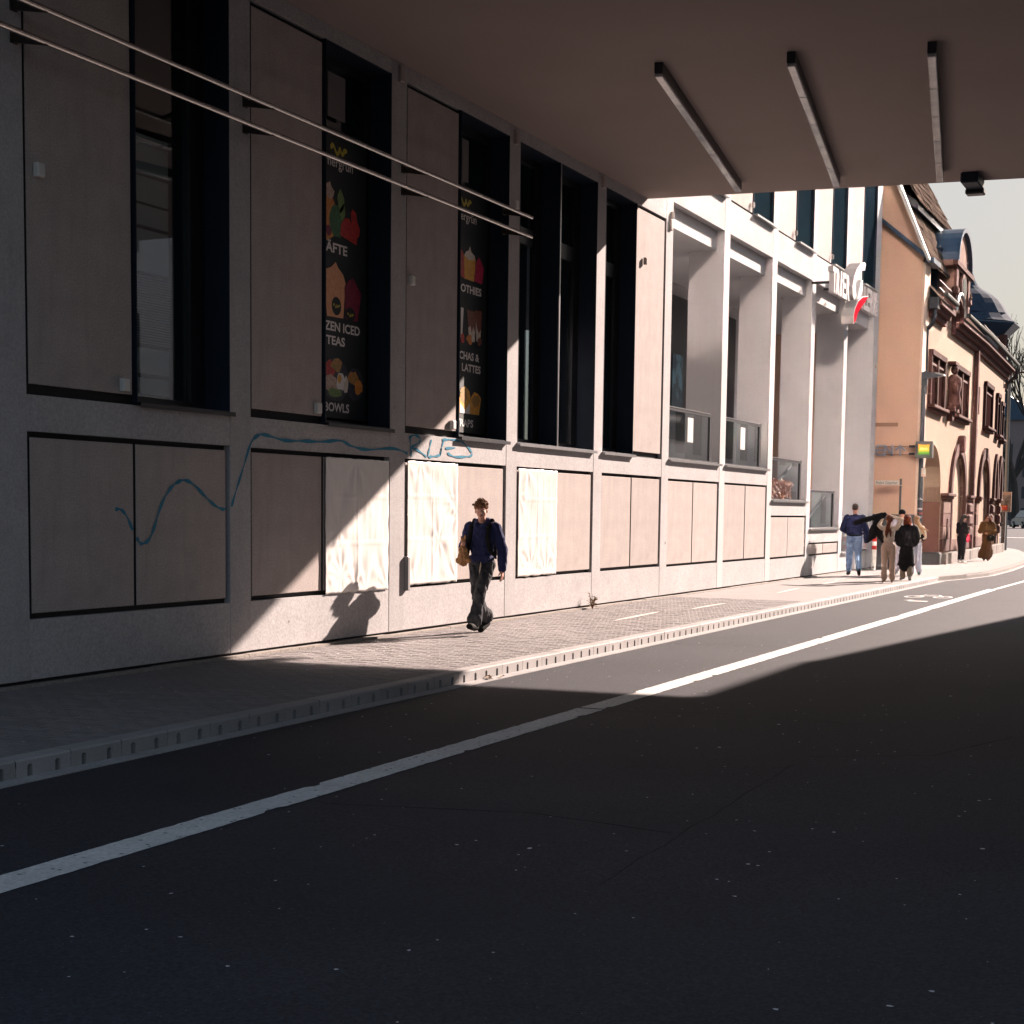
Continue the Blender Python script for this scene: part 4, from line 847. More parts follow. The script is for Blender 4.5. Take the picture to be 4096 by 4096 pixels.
# cornice: steps over a small raised arch, then along the bend
def cornice(F, path, m=sandst):
    """profile swept along (s, z) points: three fillets growing outwards"""
    for (h0, h1, pr) in ((-.42, -.24, .14), (-.24, -.10, .26), (-.10, .06, .40)):
        mb = MB(F)
        for (sa, za), (sb_, zb_) in zip(path, path[1:]):
            v = []
            for s_, z in ((sa, za), (sb_, zb_)):
                for dd in (-pr, 0.02):
                    for h in (h0, h1): v.append((s_, dd, z + h))
            mb.add(v, [(0, 4, 5, 1), (1, 5, 7, 3), (0, 2, 6, 4), (0, 1, 3, 2), (4, 6, 7, 5)])
        mb.build('cornice', m, old)
archp = [(3.05 + 1.05 - 1.05 * math.cos(math.pi * k / 9), 7.95 + .62 * math.sin(math.pi * k / 9)) for k in range(10)]
PA = [(-.1, 7.95), (2.6, 7.95)] + archp + [(5.6, 7.95), (LA + .05, 7.98)]
cornice(FA, PA); cornice(FB, [(-.05, 7.98), (13.1, 8.05)]); cornice(FC, [(0, 8.05), (5, 8.05)])
mb = MB(FC); mb.box(0, 5, 0, .4, -.1, 7.8); mb.build('wall', beige, old)
mb = MB(FA); mb.box(2.7, 5.5, -.02, .3, 7.7, 8.2); mb.build('wall', beige, old)
def gutter_(F, path):
    mb = MB(F); mb.tube([(s_, -.50, z + .18) for s_, z in path], .07, 8); mb.build('eaves_gutter', mat('green_zinc', (.045, .055, .05), .8, spec=.1), old)
gutter_(FA, [(-.1, 7.98), (2.6, 7.98)]); gutter_(FA, [(5.5, 7.98), (LA, 8.0)]); gutter_(FB, [(0, 8.0), (13.2, 8.07)])
mb = MB(FA); mb.tube([(s_, -.42, z + .10) for s_, z in archp], .045, 6); mb.build('arch_flashing', mat('white_zinc', (.55, .55, .53), .3, metal=.6), old)
# downpipe with its rainwater head
mb = MB(); mb.box(49.85, 50.15, 8.28, 8.55, 7.72, 8.05); mb.tube([(50.0, 8.40, 7.74), (50.0, 8.40, 7.5), (50.0, 8.46, 7.3), (50.0, 8.60, 7.12), (50.0, 8.62, 6.9), (50.0, 8.62, 5.2)], .065, 8); mb.build('downpipe', mat('pipe_metal', (.05, .06, .07), .4, metal=.6), old)
mb = MB(FB); mb.tube([(13.0, -.45, 8.1), (13.0, -.45, 7.8), (13.0, -.1, 7.45), (12.9, -.05, 7.2)], .07, 7); mb.build('downpipe', darksteel, old)
# ---- roofs: steep plane with single slates
ry0, rz0, rsl = 8.55, 9.05, 2.3325
def roof_pt(x, t, lift=0.0):
    n = Vector((0, -rsl, 1)).normalized(); y = ry0 + t; z = rz0 + rsl * t; return (x + 0, y + n.y * lift, z + n.z * lift)
mb = MB(); mb.add([roof_pt(49.35, 0), roof_pt(58.5, 0), roof_pt(58.5, 1.8), roof_pt(54.5, 4.2), roof_pt(49.35, 4.2)], [(0, 1, 2, 3, 4)]); mb.build('roof_deck', slate, house)
mb = MB(); mb.add([(58.5, 8.55, 9.05), (58.5, 14, 9.05), (58.5, 14, 13.2), (58.5, 8.55 + 1.8, 9.05 + 4.2)], [(0, 1, 2, 3)]); mb.build('roof_side', slate, house)
m0 = MB(); m0.add([(0, 0, 0.0), (.44, 0, 0.0), (.44, .02, .34), (.22, .02, .40), (0, .02, .34), (0, -.02, 0), (.44, -.02, 0)], [(0, 1, 2, 3, 4), (0, 5, 6, 1), (5, 0, 4), (1, 6, 2)])
tilt = math.atan2(1, rsl)
sm = []
for k in range(3):
    mb = MB(); w = .42 + .05 * k
    mb.box(0, w, -.022, 0.0, 0, .40 + .03 * k); me = mb.mesh('slate'); me.materials.append(slate); sm.append(me)
cnt = 0
for r_ in range(11):
    t = 0.02 + r_ * .125
    x = 49.35 + (r_ % 2) * .2
    while x < 58.2 and cnt < 290:
        p = roof_pt(x, t, .02); o = bpy.data.objects.new('slate', rnd.choice(sm)); COL.objects.link(o); o.parent = house; o.location = p; o.rotation_euler = (-tilt + rnd.uniform(-.02, .06) - .05, rnd.uniform(-.05, .05), rnd.uniform(-.02, .02)); x += .47; cnt += 1
mb = MB()
for r_ in range(11, 30):
    t = 0.02 + r_ * .125; x = 49.35 + (r_ % 2) * .2
    while x < (58.2 if t < 1.8 else 54.5 + (58.2 - 54.5) * max(0, (4.2 - t) / 2.4)):
        p = roof_pt(x, t, .03 + rnd.uniform(0, .02)); q = roof_pt(x, t + .17, .02); mb.add([p, (p[0] + .44, p[1], p[2]), (q[0] + .44, q[1], q[2]), q], [(0, 1, 2, 3)]); x += .47
o = mb.build('slate_courses', slate, house); tag(o, kind='stuff')
# projecting eave of the upper roof: dark soffit, boards and slates above
mb = MB(); mb.prism([(9.05, 10.72), (9.02, 10.84), (9.10, 10.98), (10.4, 11.9), (10.4, 11.0), (9.6, 11.0)], 50.3, 56.9, 'x'); mb.build('dormer_eave', mat('near_black_board', (.02, .026, .035), .5), house, fix=True)
mb = MB(); mb.add([(50.2, 9.0, 10.90), (57.1, 9.0, 10.90), (57.1, 10.6, 13.9), (50.2, 10.6, 13.9)], [(0, 1, 2, 3)]); mb.build('dormer_roof', slate, house)
for r_ in range(9):
    x = 50.2 + (r_ % 2) * .2
    while x < 56.8: 
        mb = MB(); t = r_ * .17; z = 10.90 + t * 1.875; y = 9.0 + t - .03
        o = bpy.data.objects.new('slate', rnd.choice(sm)); COL.objects.link(o); o.parent = house; o.location = (x, y, z); o.rotation_euler = (-math.atan2(1, 1.875) + rnd.uniform(-.02, .05) - .05, rnd.uniform(-.05, .05), 0); x += .47
# ---- main roof of the old building behind its cornice
mb = MB(FA); mb.add([(-.2, -.3, 8.1), (LA, -.3, 8.15), (LA, 3.6, 12.4), (-.2, 3.6, 12.4)], [(0, 1, 2, 3)]); mb.build('roof', slate, old)
mb = MB(FB); mb.add([(0, -.3, 8.15), (13, -.3, 8.2), (11, 1.6, 9.6), (0, 3.2, 10.4)], [(0, 1, 2, 3)]); mb.build('roof', slate, old)
# ---- stone gable dormer with a round zinc roof
gd = MB()
ZF = lambda s, dd, z: (53.45 + s, 8.42 + dd + s * .02, z)
outline = [(0, 8.15), (0.0, 9.40), (-.25, 9.45), (-.3, 9.62), (.15, 9.66)] + [(1.78 - 1.55 * math.cos(math.pi * k / 12), 9.66 + 1.05 * math.sin(math.pi * k / 12)) for k in range(13)] + [(3.6, 9.62), (3.55, 9.45), (3.3, 9.40), (3.3, 8.15)]
mb = MB(ZF); mb.prism(outline, 0, .5, 'y'); mb.build('gable_dormer', sandst_l, old, fix=True)
mb = MB(ZF); arc = [(1.78 - 1.75 * math.cos(math.pi * k / 14), 9.64 + 1.22 * math.sin(math.pi * k / 14)) for k in range(15)]; arc2 = [(1.78 - 1.58 * math.cos(math.pi * k / 14), 9.66 + 1.07 * math.sin(math.pi * k / 14)) for k in range(15)]
for k in range(14):
    mb.add([(arc[k][0], -.14, arc[k][1]), (arc[k + 1][0], -.14, arc[k + 1][1]), (arc[k + 1][0], 1.9, arc[k + 1][1]), (arc[k][0], 1.9, arc[k][1]), (arc2[k][0], -.14, arc2[k][1]), (arc2[k + 1][0], -.14, arc2[k + 1][1]), (arc2[k + 1][0], 1.9, arc2[k + 1][1]), (arc2[k][0], 1.9, arc2[k][1])], [(0, 1, 2, 3), (0, 4, 5, 1), (4, 7, 6, 5)])
mb.build('round_roof', zinc, old)
mb = MB(ZF); mb.box(-.05, 3.6, .5, 1.9, 8.4, 9.64); mb.build('dormer_cheek', zinc, old)
mb = MB(ZF); mb.box(-.35, 3.7, -.16, 0, 9.46, 9.60); mb.box(-.2, 3.5, -.1, 0, 9.38, 9.46); mb.build('dormer_cornice', sandst, old)
mb = MB(ZF); mb.box(.0, .42, -.09, 0, 8.2, 9.38); mb.build('dormer_pilaster', sandst, old); mb = MB(ZF); mb.box(2.9, 3.3, -.09, 0, 8.2, 9.38); mb.build('dormer_pilaster', sandst, old)
for x_ in (-.12, 3.0): mb = MB(ZF); mb.box(x_, x_ + .42, -.16, .05, 8.55, 8.85); mb.build('scroll_stone', sandst, old, bevel=.07)
ell = [(1.65 + .62 * math.cos(6.283 * k / 18), 8.98 + .42 * math.sin(6.283 * k / 18)) for k in range(18)]; ell2 = [(1.65 + .44 * math.cos(6.283 * k / 18), 8.98 + .32 * math.sin(6.283 * k / 18)) for k in range(18)]
mb = MB(ZF); mb.prism(ell, -.12, 0, 'y'); mb.build('oval_surround', sandst, old, fix=True)
mb = MB(ZF); mb.prism(ell2, -.135, -.121, 'y'); mb.build('oval_window', mat('dark_pane', (.02, .02, .022), .25), old, fix=True)
mb = MB(); mb.box(53.0, 53.9, 8.85, 9.4, 9.25, 10.02); mb.box(52.9, 54.0, 8.80, 9.45, 9.98, 10.04); mb.build('zinc_hopper', zinc, old)
mb = MB(FA)
for a in (.2, 2.0): mb.tube([(a, -.25, 8.62), (a + 1.9, -.25, 8.62)], .02, 5); mb.tube([(a, -.25, 8.40), (a + 1.9, -.25, 8.40)], .02, 5)
mb.build('snow_guard', darksteel, old)
mb = MB(FB)
for zz in (8.42, 8.62): mb.tube([(.3, -.2, zz), (11, -.2, zz + .1)], .02, 5)
mb.build('snow_guard', darksteel, old)

# ================================================================== corner tower with a bell shaped roof
tw = empty('corner_tower', (0, 0, 0), label='tower with a dark blue bell shaped roof rising behind the old building', cat='tower')
tx, ty = 77.5, 11.75
prof_ = [(.0, 13.3), (.20, 13.1), (.36, 12.7), (.50, 12.3), (.66, 12.02), (.88, 11.84), (1.12, 11.70), (1.36, 11.55), (1.58, 11.36), (1.76, 11.12), (1.90, 10.88), (2.05, 10.66), (2.28, 10.42), (2.45, 10.30)]
def lathe(prof, n, m, parent, name, cx, cy, rot=0.0, smooth=False):
    mb = MB()
    for (r0, z0), (r1, z1) in zip(prof, prof[1:]):
        for k in range(n):
            a, b = 2 * math.pi * k / n + rot, 2 * math.pi * (k + 1) / n + rot
            v = [(cx + r0 * math.cos(a), cy + r0 * math.sin(a), z0), (cx + r0 * math.cos(b), cy + r0 * math.sin(b), z0), (cx + r1 * math.cos(b), cy + r1 * math.sin(b), z1), (cx + r1 * math.cos(a), cy + r1 * math.sin(a), z1)]
            mb.add(v, [(0, 3, 2, 1)])
    return mb.build(name, m, parent, smooth=smooth, fix=True)
lathe(prof_, 20, mat('dark_roof_slate', (.022, .036, .058), .9, spec=.1, col2=(.04, .06, .09), scale=4, grain=.3, gscale=12), tw, 'bell_roof', tx, ty, math.pi / 8)
lathe([(2.45, 10.28), (2.62, 10.26), (2.62, 10.20), (2.30, 9.9), (2.05, 9.65)], 8, zinc, tw, 'tower_eaves', tx, ty, math.pi / 8)
lathe([(2.05, 9.65), (2.05, 7.0)], 8, mat('tower_render', (.20, .19, .19), .85, col2=(.17, .16, .16), scale=1), tw, 'tower_wall', tx, ty, math.pi / 8)
for k in (4, 5):
    a = 2 * math.pi * k / 8 + math.pi / 8; mb = MB(); mb.tube([(tx + 2.05 * math.cos(a), ty + 2.05 * math.sin(a), 7), (tx + 2.05 * math.cos(a), ty + 2.05 * math.sin(a), 9.7)], .22, 6); mb.build('corner_shaft', sandst, tw)
lathe([(2.02, 10.72), (2.12, 10.70), (2.06, 10.66)], 8, zinc, tw, 'roof_rib', tx, ty, math.pi / 8)

# ================================================================== street lamp, traffic pole, poster board
lp = empty('street_lamp', (0, 0, 0), label='dark grey street lamp post with a flat lamp arm beside the lit square sign', cat='street lamp')
dg_ = mat('lamp_post_paint', (.045, .055, .065), .45, metal=.3, col2=(.06, .07, .08), scale=5)
mb = MB(); mb.tube([(49.4, 8.52, -.02), (49.4, 8.53, 2.0), (49.4, 8.545, 5.55)], [.085, .075, .062], 12); mb.build('post', dg_, lp, smooth=False)
mb = MB(); mb.box(49.34, 49.46, 8.44, 8.62, 5.42, 5.76); mb.prism([(8.60, 5.62), (8.60, 5.80), (8.50, 5.83), (8.02, 5.73), (7.98, 5.70), (8.02, 5.67)], 49.3, 49.5, 'x'); mb.build('lamp_head', dg_, lp, fix=True)
mb = MB(); mb.prism([(8.22, 5.765), (8.22, 5.80), (7.96, 5.735), (7.94, 5.69), (8.0, 5.69)], 49.28, 49.52, 'x'); mb.build('lamp_cover', alu, lp, fix=True)
mb = MB(); mb.box(49.26, 49.30, 8.38, 8.50, 2.74, 2.98); mb.build('notice_plate', mat('notice_white', (.55, .53, .5), .5, col2=(.5, .3, .2), scale=9, amount=.2), lp)
for k, (z, c_) in enumerate(((1.1, (.6, .6, .58)), (1.35, (.5, .5, .5)), (1.62, (.45, .05, .05)), (1.75, (.55, .55, .55)), (2.05, (.6, .6, .6)), (1.0, (.1, .2, .4)), (1.5, (.3, .35, .4)))):
    mb = MB(); a = math.pi + rnd.uniform(-.5, .5); mb.tube([(49.4, 8.53, z), (49.4, 8.53, z + .06)], .0795, 12); mb.build('sticker', mat('sticker_%d' % k, c_, .5, col2=(.05, .05, .05), scale=20, amount=.2), lp)
tp = empty('tall_pole', (0, 0, 0), label='tall slim grey pole standing on the pavement before the bare trees', cat='pole')
mb = MB(); mb.tube([(78.6, 9.64, -.1), (78.6, 9.66, 2.2), (78.6, 9.70, 8.25)], [.11, .09, .07], 10); mb.build('post', mat('pale_pole', (.16, .18, .18), .5, metal=.3), tp)
mb = MB(); mb.tube([(78.6, 9.70, 8.15), (78.6, 7.5, 8.25)], .05, 6); mb.tube([(78.6, 9.66, 3.9), (78.6, 9.35, 3.8)], .02, 5); mb.build('cross_arm', darksteel, tp)
ad = empty('poster_board', (0, 0, 0), label='framed picture poster with a red text block on a dark sticker-covered post', cat='poster board')
mb = MB(); mb.box(78.1, 78.3, 9.58, 9.75, -.1, 1.85); mb.build('post', mat('dark_post', (.035, .035, .035), .7, col2=(.12, .12, .12), scale=9, amount=.15), ad)
mb = MB(); mb.box(78.0, 78.08, 9.34, 9.98, 1.78, 2.70); mb.build('board', mat('board_frame', (.45, .33, .25), .6, col2=(.3, .2, .15), scale=6, amount=.3), ad)
mb = MB(); mb.box(77.985, 77.999, 9.37, 9.91, 1.80, 2.54); mb.build('picture', mat('poster_picture', (.05, .04, .035), .6, col2=(.22, .19, .16), scale=5, amount=.2), ad)
mb = MB(); mb.box(77.97, 77.984, 9.50, 9.88, 1.86, 2.08); mb.build('red_block', mat('poster_red', (.40, .03, .02), .6), ad)
text_on_wall('lettering', 'WIR DAS', 77.965, 9.86, 1.99, .30, .07, mat('poster_orange', (.7, .3, .12), .6), ad, facing='-x', bold=.02)
text_on_wall('lettering', 'LAND.', 77.965, 9.86, 1.88, .20, .07, mat('poster_orange', (.7, .3, .12), .6), ad, facing='-x', bold=.02)

# ================================================================== bare trees, shaded houses and parked cars beyond the corner
bark = mat('dark_bark', (.045, .038, .034), .9, col2=(.03, .026, .024), scale=6, grain=.3)
def tree(x, y, hh, seed, label, spread=.34, r0=.42, z0=-.1):
    t = empty('bare_tree', (x, y, z0), label=label, cat='tree', group='bare trees at the far corner'); rr = random.Random(seed)
    tk = MB(); br_ = MB()
    def grow(p, d, l, r_, lev):
        n = 3; pts = [p]; q = p.copy(); dd = d.copy()
        for k in range(n):
            dd = (dd + Vector((rr.uniform(-.2, .2), rr.uniform(-.2, .2), rr.uniform(0, .12)))).normalized(); q = q + dd * l / n; pts.append(q.copy())
        (tk if lev < 1 else br_).tube(pts, [r_ * (1 - .35 * k / n) for k in range(n + 1)], 6 if lev < 3 else 4, cap=False)
        if lev >= 6: return
        for k in range(3 if lev < 5 else 2):
            a = rr.uniform(0, 6.28); s_ = spread * rr.uniform(.7, 1.5); e = (dd + Vector((math.cos(a) * s_, math.sin(a) * s_, .15))).normalized(); grow(q if k else pts[2], e, l * rr.uniform(.62, .82), r_ * .60, lev + 1)
    grow(Vector((0, 0, 0)), Vector((0, 0, 1)), hh * .30, r0, 0)
    tk.build('trunk', bark, t); br_.build('crown', bark, t)
tree(195, 22.9, 25, 3, 'bare tall dark tree rising behind the silver car', .30, .55, .2)
tree(199, 24.9, 23, 9, 'bare leaning tree in the gap between pole and old building', .42, .50, .2)
tree(206, 20.6, 24, 14, 'bare spreading tree at the picture edge with the longest branches', .4, .55, .2)
def farhouse(lab, x, y0, y1, z, m, roof=None, win=True):
    t = empty('far_house', (0, 0, 0), label=lab, cat='building', group='shaded houses beyond the trees')
    mb = MB(); mb.box(x, x + 10, y0, y1, -.3, z); mb.build('wall', m, t)
    mb = MB(); mb.prism([(y0 - .5, z), (y1 + .5, z), ((y0 + y1) / 2, z + (y1 - y0) * .35)], x - .4, x + 10, 'x'); mb.build('roof', roof or zinc, t, fix=True)
    k = 0
    y = y0 + 1.2
    while y < y1 - 1.5:
        zz = 1.0
        while zz < z - 2: mb = MB(); mb.box(x - .06, x - .001, y, y + 1.2, zz, zz + 1.7); mb.build('window', mat('far_window', (.03, .035, .045), .3), t); zz += 3.0
        y += 2.6
farhouse('pinkish shaded house with a slate roof behind the bare trees', 240, 25, 50, 15, mat('far_pink', (.26, .20, .19), .85, col2=(.22, .17, .16), scale=.5))
farhouse('pale grey house beyond the trees at the picture edge', 262, 2, 24.5, 16.0, mat('far_grey', (.20, .20, .22), .85, col2=(.16, .16, .18), scale=.5))
farhouse('tall grey building far down the street', 300, 50.5, 80, 22, mat('far_grey2', (.24, .23, .23), .85))
g = MB(); g.add([(150, 20.2, .30), (225, 29, .38), (225, 40, .38), (150, 28, .30)], [(0, 1, 2, 3)]); o = g.build('grass_verge', mat('verge_green', (.05, .09, .025), .9, col2=(.03, .06, .02), scale=3)); tag(o, kind='stuff')
def leafy(x, y, z, rx, ry, rz, seed, lab):
    rr = random.Random(seed); mb = MB()
    for k in range(260):
        v = Vector((rr.gauss(0, 1), rr.gauss(0, 1), rr.gauss(0, 1))).normalized() * rr.uniform(.5, 1); p = Vector((x + v.x * rx, y + v.y * ry, z + abs(v.z) * rz)); s_ = .22
        a = Vector((rr.uniform(-1, 1), rr.uniform(-1, 1), rr.uniform(-1, 1))).normalized() * s_; b = Vector((rr.uniform(-1, 1), rr.uniform(-1, 1), rr.uniform(-1, 1))).normalized() * s_
        mb.add([tuple(p), tuple(p + a), tuple(p + a + b), tuple(p + b)], [(0, 1, 2, 3)])
    o = mb.build('low_hedge', mat('hedge_green', (.06, .11, .03), .8, col2=(.03, .05, .015), scale=2)); tag(o, lab, 'hedge')
leafy(172, 22.9, .3, 3, 1.2, .9, 5, 'low green hedge between the parked cars and the pavement corner')
def car(x, y, z, rz, lab, body_col, s_=1.0):
    t = empty('parked_car', (x, y, z), rz, lab, 'car', 'cars parked far down the street'); t.scale = (s_, s_, s_)
    bm_ = mat('car_paint_%d' % int(x), body_col, .3, metal=.5, spec=.7)
    sec = [(-2.1, .45), (-2.12, .9), (-1.85, 1.05), (-1.65, 1.05)]
    # hull and cabin as lofted side outlines with tumblehome; the car points along +x, its tail towards -x
    low = [(-2.15, .35), (-2.18, .62), (-2.08, .98), (-.9, 1.02), (.9, 1.0), (1.9, .82), (2.12, .6), (2.1, .32)]
    mb = MB(); n = len(low)
    for w, ins in ((.86, 0), (.80, .05)): pass
    v = []
    for yy, k in ((-.84, .96), (-.88, 1.0), (.88, 1.0), (.84, .96)): v += [(p[0] * k, yy, p[1] * (k if p[1] > .5 else 1)) for p in low]
    f = [(j * n + i, j * n + (i + 1) % n, (j + 1) * n + (i + 1) % n, (j + 1) * n + i) for j in range(3) for i in range(n)] + [tuple(range(n))[::-1], tuple(range(3 * n, 4 * n))]
    mb.add(v, f); mb.build('body', bm_, t, fix=True, bevel=.04)
    cab = [(-2.0, 1.0), (-1.72, 1.50), (-1.3, 1.60), (.2, 1.60), (1.15, 1.0)]; n = len(cab); mb = MB()
    v = [(p[0], -.82 + (p[1] - 1) * .28, p[1]) for p in cab] + [(p[0], .82 - (p[1] - 1) * .28, p[1]) for p in cab]
    mb.add(v, [(i, (i + 1) % n, n + (i + 1) % n, n + i) for i in range(n)] + [tuple(range(n))[::-1], tuple(range(n, 2 * n))]); mb.build('cabin', mat('car_glass', (.02, .03, .05), .08, spec=.9), t, fix=True, bevel=.03)
    mb = MB(); mb.box(-1.6, .2, -.62, .62, 1.60, 1.63); mb.build('roof', bm_, t, bevel=.01)
    mb = MB(); mb.box(-2.20, -2.10, -.70, .70, .40, .55); mb.build('bumper', bm_, t, bevel=.02)
    for s2 in (-1, 1):
        mb = MB(); mb.box(-2.15, -1.98, s2 * .86 - .06, s2 * .86 + .02 if s2 > 0 else s2 * .86 + .06, .72, 1.15); mb.build('tail_light', mat('tail_red', (.35, .02, .02), .3), t, bevel=.01)
        mb = MB(); mb.box(2.02, 2.1, s2 * .62 - .18, s2 * .62 + .18, .62, .78); mb.build('headlight', mat('lamp_clear', (.6, .6, .6), .1), t, bevel=.01)
        for xw in (-1.32, 1.32):
            mb = MB(); mb.tube([(xw, s2 * .72, .32), (xw, s2 * .9, .32)], .32, 16); w_ = mb.build('wheel', mat('tyre', (.02, .02, .02), .8), t); mb = MB(); mb.tube([(xw, s2 * .89, .32), (xw, s2 * .915, .32)], .19, 10); mb.build('rim', alu, w_)
    mb = MB(); mb.box(-2.205, -2.2, -.26, .26, .62, .74); mb.build('number_plate', white, t)
    return t
car(175, 19.3, .32, .42, 'silver hatchback parked by the hedge, seen past the poster board', (.30, .30, .33), 1.12)
car(196, 25.8, .34, .3, 'pale car half hidden behind the poster post', (.45, .44, .44), 1.0)

# ================================================================== big channel letter sign on the gallery
ts = empty('channel_letter_sign', (0, 0, 0), label='white channel letters with a tall curved initial and a red swoosh over the gallery entrance', cat='sign')
wl = mat('white_letter', (.72, .72, .72), .4); wside = mat('letter_side', (.33, .31, .31), .5)
ysg = 9.15
def letters(txt, spots, z0, h, w, m):
    for ch, x in zip(txt, spots):
        ww = w * (.35 if ch == 'I' else 1.0)
        vs, fs = text_mesh(ch, ww, h, .13, .03)
        pts = [(x + u, ysg + .13 - d, z0 + v) for u, v, d in vs]
        me = bpy.data.meshes.new('letter'); me.from_pydata(pts, [], fs); me.update(); me.materials.append(m); me.materials.append(wside)
        for p in me.polygons: p.material_index = 0 if p.normal.y < -.9 else 1
        link('letter', me, None, ts)
letters('TRIER', (39.85, 40.25, 40.70, 40.95, 41.38), 6.98, .62, .36, wl)
letters('ALERIE', (43.05, 43.52, 43.90, 44.28, 44.70, 44.95), 6.98, .62, .36, mat('dark_letter', (.06, .06, .075), .4))
def slab(name, pts, y0, y1, m): mb = MB(); mb.prism(pts, y0, y1, 'y'); o = mb.build(name, m, ts, fix=True); return o
G1 = [(43.45, 8.15), (43.29, 8.17), (42.82, 8.08), (42.37, 7.87), (42.09, 7.64), (41.94, 7.37), (42.01, 7.16), (42.18, 7.06), (42.39, 7.20), (42.26, 7.30), (42.29, 7.5), (42.55, 7.73), (43.0, 7.92), (43.36, 7.97)]
G2 = [(42.6, 7.13), (42.8, 7.4), (43.0, 7.68), (43.2, 7.69), (43.2, 7.45), (42.98, 7.24)]
RS = [(43.83, 7.37), (43.1, 7.26), (42.57, 7.09), (42.21, 6.87), (42.04, 6.66), (42.08, 6.45), (42.26, 6.52), (42.46, 6.74), (42.91, 6.97), (43.44, 7.18)]
def shrink(P, k): cx = sum(p[0] for p in P) / len(P); cz = sum(p[1] for p in P) / len(P); return [(cx + (x - cx) * k, cz + (z - cz) * k) for x, z in P]
slab('initial_letter', G1, ysg - .02, ysg + .28, wside); slab('initial_face', G1, ysg - .03, ysg - .021, wl); slab('letter_stroke', G2, ysg - .02, ysg + .12, wl)
slab('swoosh', RS, ysg - .04, ysg + .26, wside); slab('swoosh_face', RS, ysg - .05, ysg - .041, wl); slab('red_swoosh', shrink(RS, .93), ysg - .06, ysg - .051, mat('sign_red', (.50, .015, .03), .9, spec=0.0))
mb = MB()
for x in (39.95, 41.2, 42.6, 43.9, 45.1): mb.box(x, x + .05, ysg + .12, Y, 7.2, 7.26)
mb.build('bracket', darkframe, ts)

# small weed, a dropped leaf and orange flowers
wd = empty('weed', (24.95, 9.55, 0), label='small yellowish weed growing at the foot of the sunlit wall', cat='plant'); mb = MB(); lf = MB()
for k in range(9):
    a = rnd.uniform(0, 6.28); l = rnd.uniform(.12, .30); q = [Vector((0, 0, 0)), Vector((math.cos(a) * .04, math.sin(a) * .03, l * .5)), Vector((math.cos(a) * .10, math.sin(a) * .06, l))]; mb.tube([tuple(p) for p in q], [.005, .004, .002], 4)
    for j in range(4):
        p = q[0].lerp(q[2], .3 + .2 * j); b = rnd.uniform(0, 6.28); d = Vector((math.cos(b), math.sin(b), .5)) * rnd.uniform(.04, .09); s_ = Vector((-d.y, d.x, 0)) * .3; lf.add([tuple(p), tuple(p + d * .5 + s_), tuple(p + d), tuple(p + d * .5 - s_)], [(0, 1, 2, 3)])
mb.build('stem', mat('weed_stem', (.20, .07, .03), .8), wd); lf.build('leaf_tuft', mat('weed_leaf', (.16, .15, .03), .7, col2=(.22, .08, .03), scale=30), wd)
lf = MB()
for k, (dx_, dy_, an) in enumerate(((0, 0, .4), (.10, .02, 1.2), (.19, -.01, -.3), (.05, -.02, 2.4))): 
    c_, s_ = math.cos(an), math.sin(an); lf.add([(14.98 + dx_ + u * c_ - v * s_, 6.84 + dy_ + u * s_ + v * c_, -.108 + z) for u, v, z in ((0, 0, 0), (.05, .028, .022), (.11, .01, .012), (.06, -.026, .03))], [(0, 1, 2, 3)])
lf.build('dry_leaf', mat('dry_leaf', (.28, .15, .07), .7, col2=(.5, .42, .35), scale=30)); tag(bpy.data.objects['dry_leaf'], 'curled dry leaves lying in the gutter at the shadow edge', 'leaf')
fb = MB(); rr = random.Random(4)
for k in range(900):
    p = Vector((37.0 + rr.uniform(-.2, 2.1), 9.80 + rr.uniform(0, .12), 1.95 + rr.uniform(0, .46) * (1 - .2 * rr.random()))); a = rr.uniform(0, 6.28); s_ = rr.uniform(.025, .05); u = Vector((math.cos(a), rr.uniform(-.5, .5), math.sin(a))) * s_; v = Vector((-math.sin(a), rr.uniform(-.5, .5), math.cos(a))) * s_
    fb.add([tuple(p + u), tuple(p + v), tuple(p - u), tuple(p - v)], [(0, 1, 2, 3)])
fb.build('flower_box', mat('orange_petals', (.65, .17, .06), .6, col2=(.55, .30, .2), scale=14)); tag(bpy.data.objects['flower_box'], 'mass of orange flowers behind the balustrade glass of the stepped bay', 'flowers')

# ================================================================== people
def p_cap(a, b, ra, rb, fl=None, n=12):
    """tapered limb with round ends; fl = (unit vector, factor) flattens the section along a direction"""
    a = Vector(a); b = Vector(b); d = b - a; L_ = d.length or 1e-4; d.normalize()
    u = d.cross(Vector((0, 0, 1)) if abs(d.z) < .9 else Vector((1, 0, 0))).normalized(); w = d.cross(u)
    rings = []
    for k in range(4): t = math.pi / 2 * (k + .3) / 4; rings.append((a - d * ra * math.cos(t), ra * math.sin(t)))
    for k in range(5): t = k / 4; rings.append((a + d * L_ * t, ra + (rb - ra) * t))
    for k in range(4): t = math.pi / 2 * (k + .7) / 4; rings.append((b + d * rb * math.sin(t), rb * math.cos(t)))
    vs = []; fs = []
    for c, r_ in rings:
        for k in range(n):
            q = (u * math.cos(6.28318 * k / n) + w * math.sin(6.28318 * k / n)) * r_
            if fl: f = Vector(fl[0]).normalized(); q = q - f * q.dot(f) * (1 - fl[1])
            vs.append(c + q)
    for i in range(len(rings) - 1):
        for k in range(n): fs.append((i * n + k, i * n + (k + 1) % n, (i + 1) * n + (k + 1) % n, (i + 1) * n + k))
    fs.append(tuple(range(n))[::-1]); fs.append(tuple(range((len(rings) - 1) * n, len(rings) * n)))
    return vs, fs
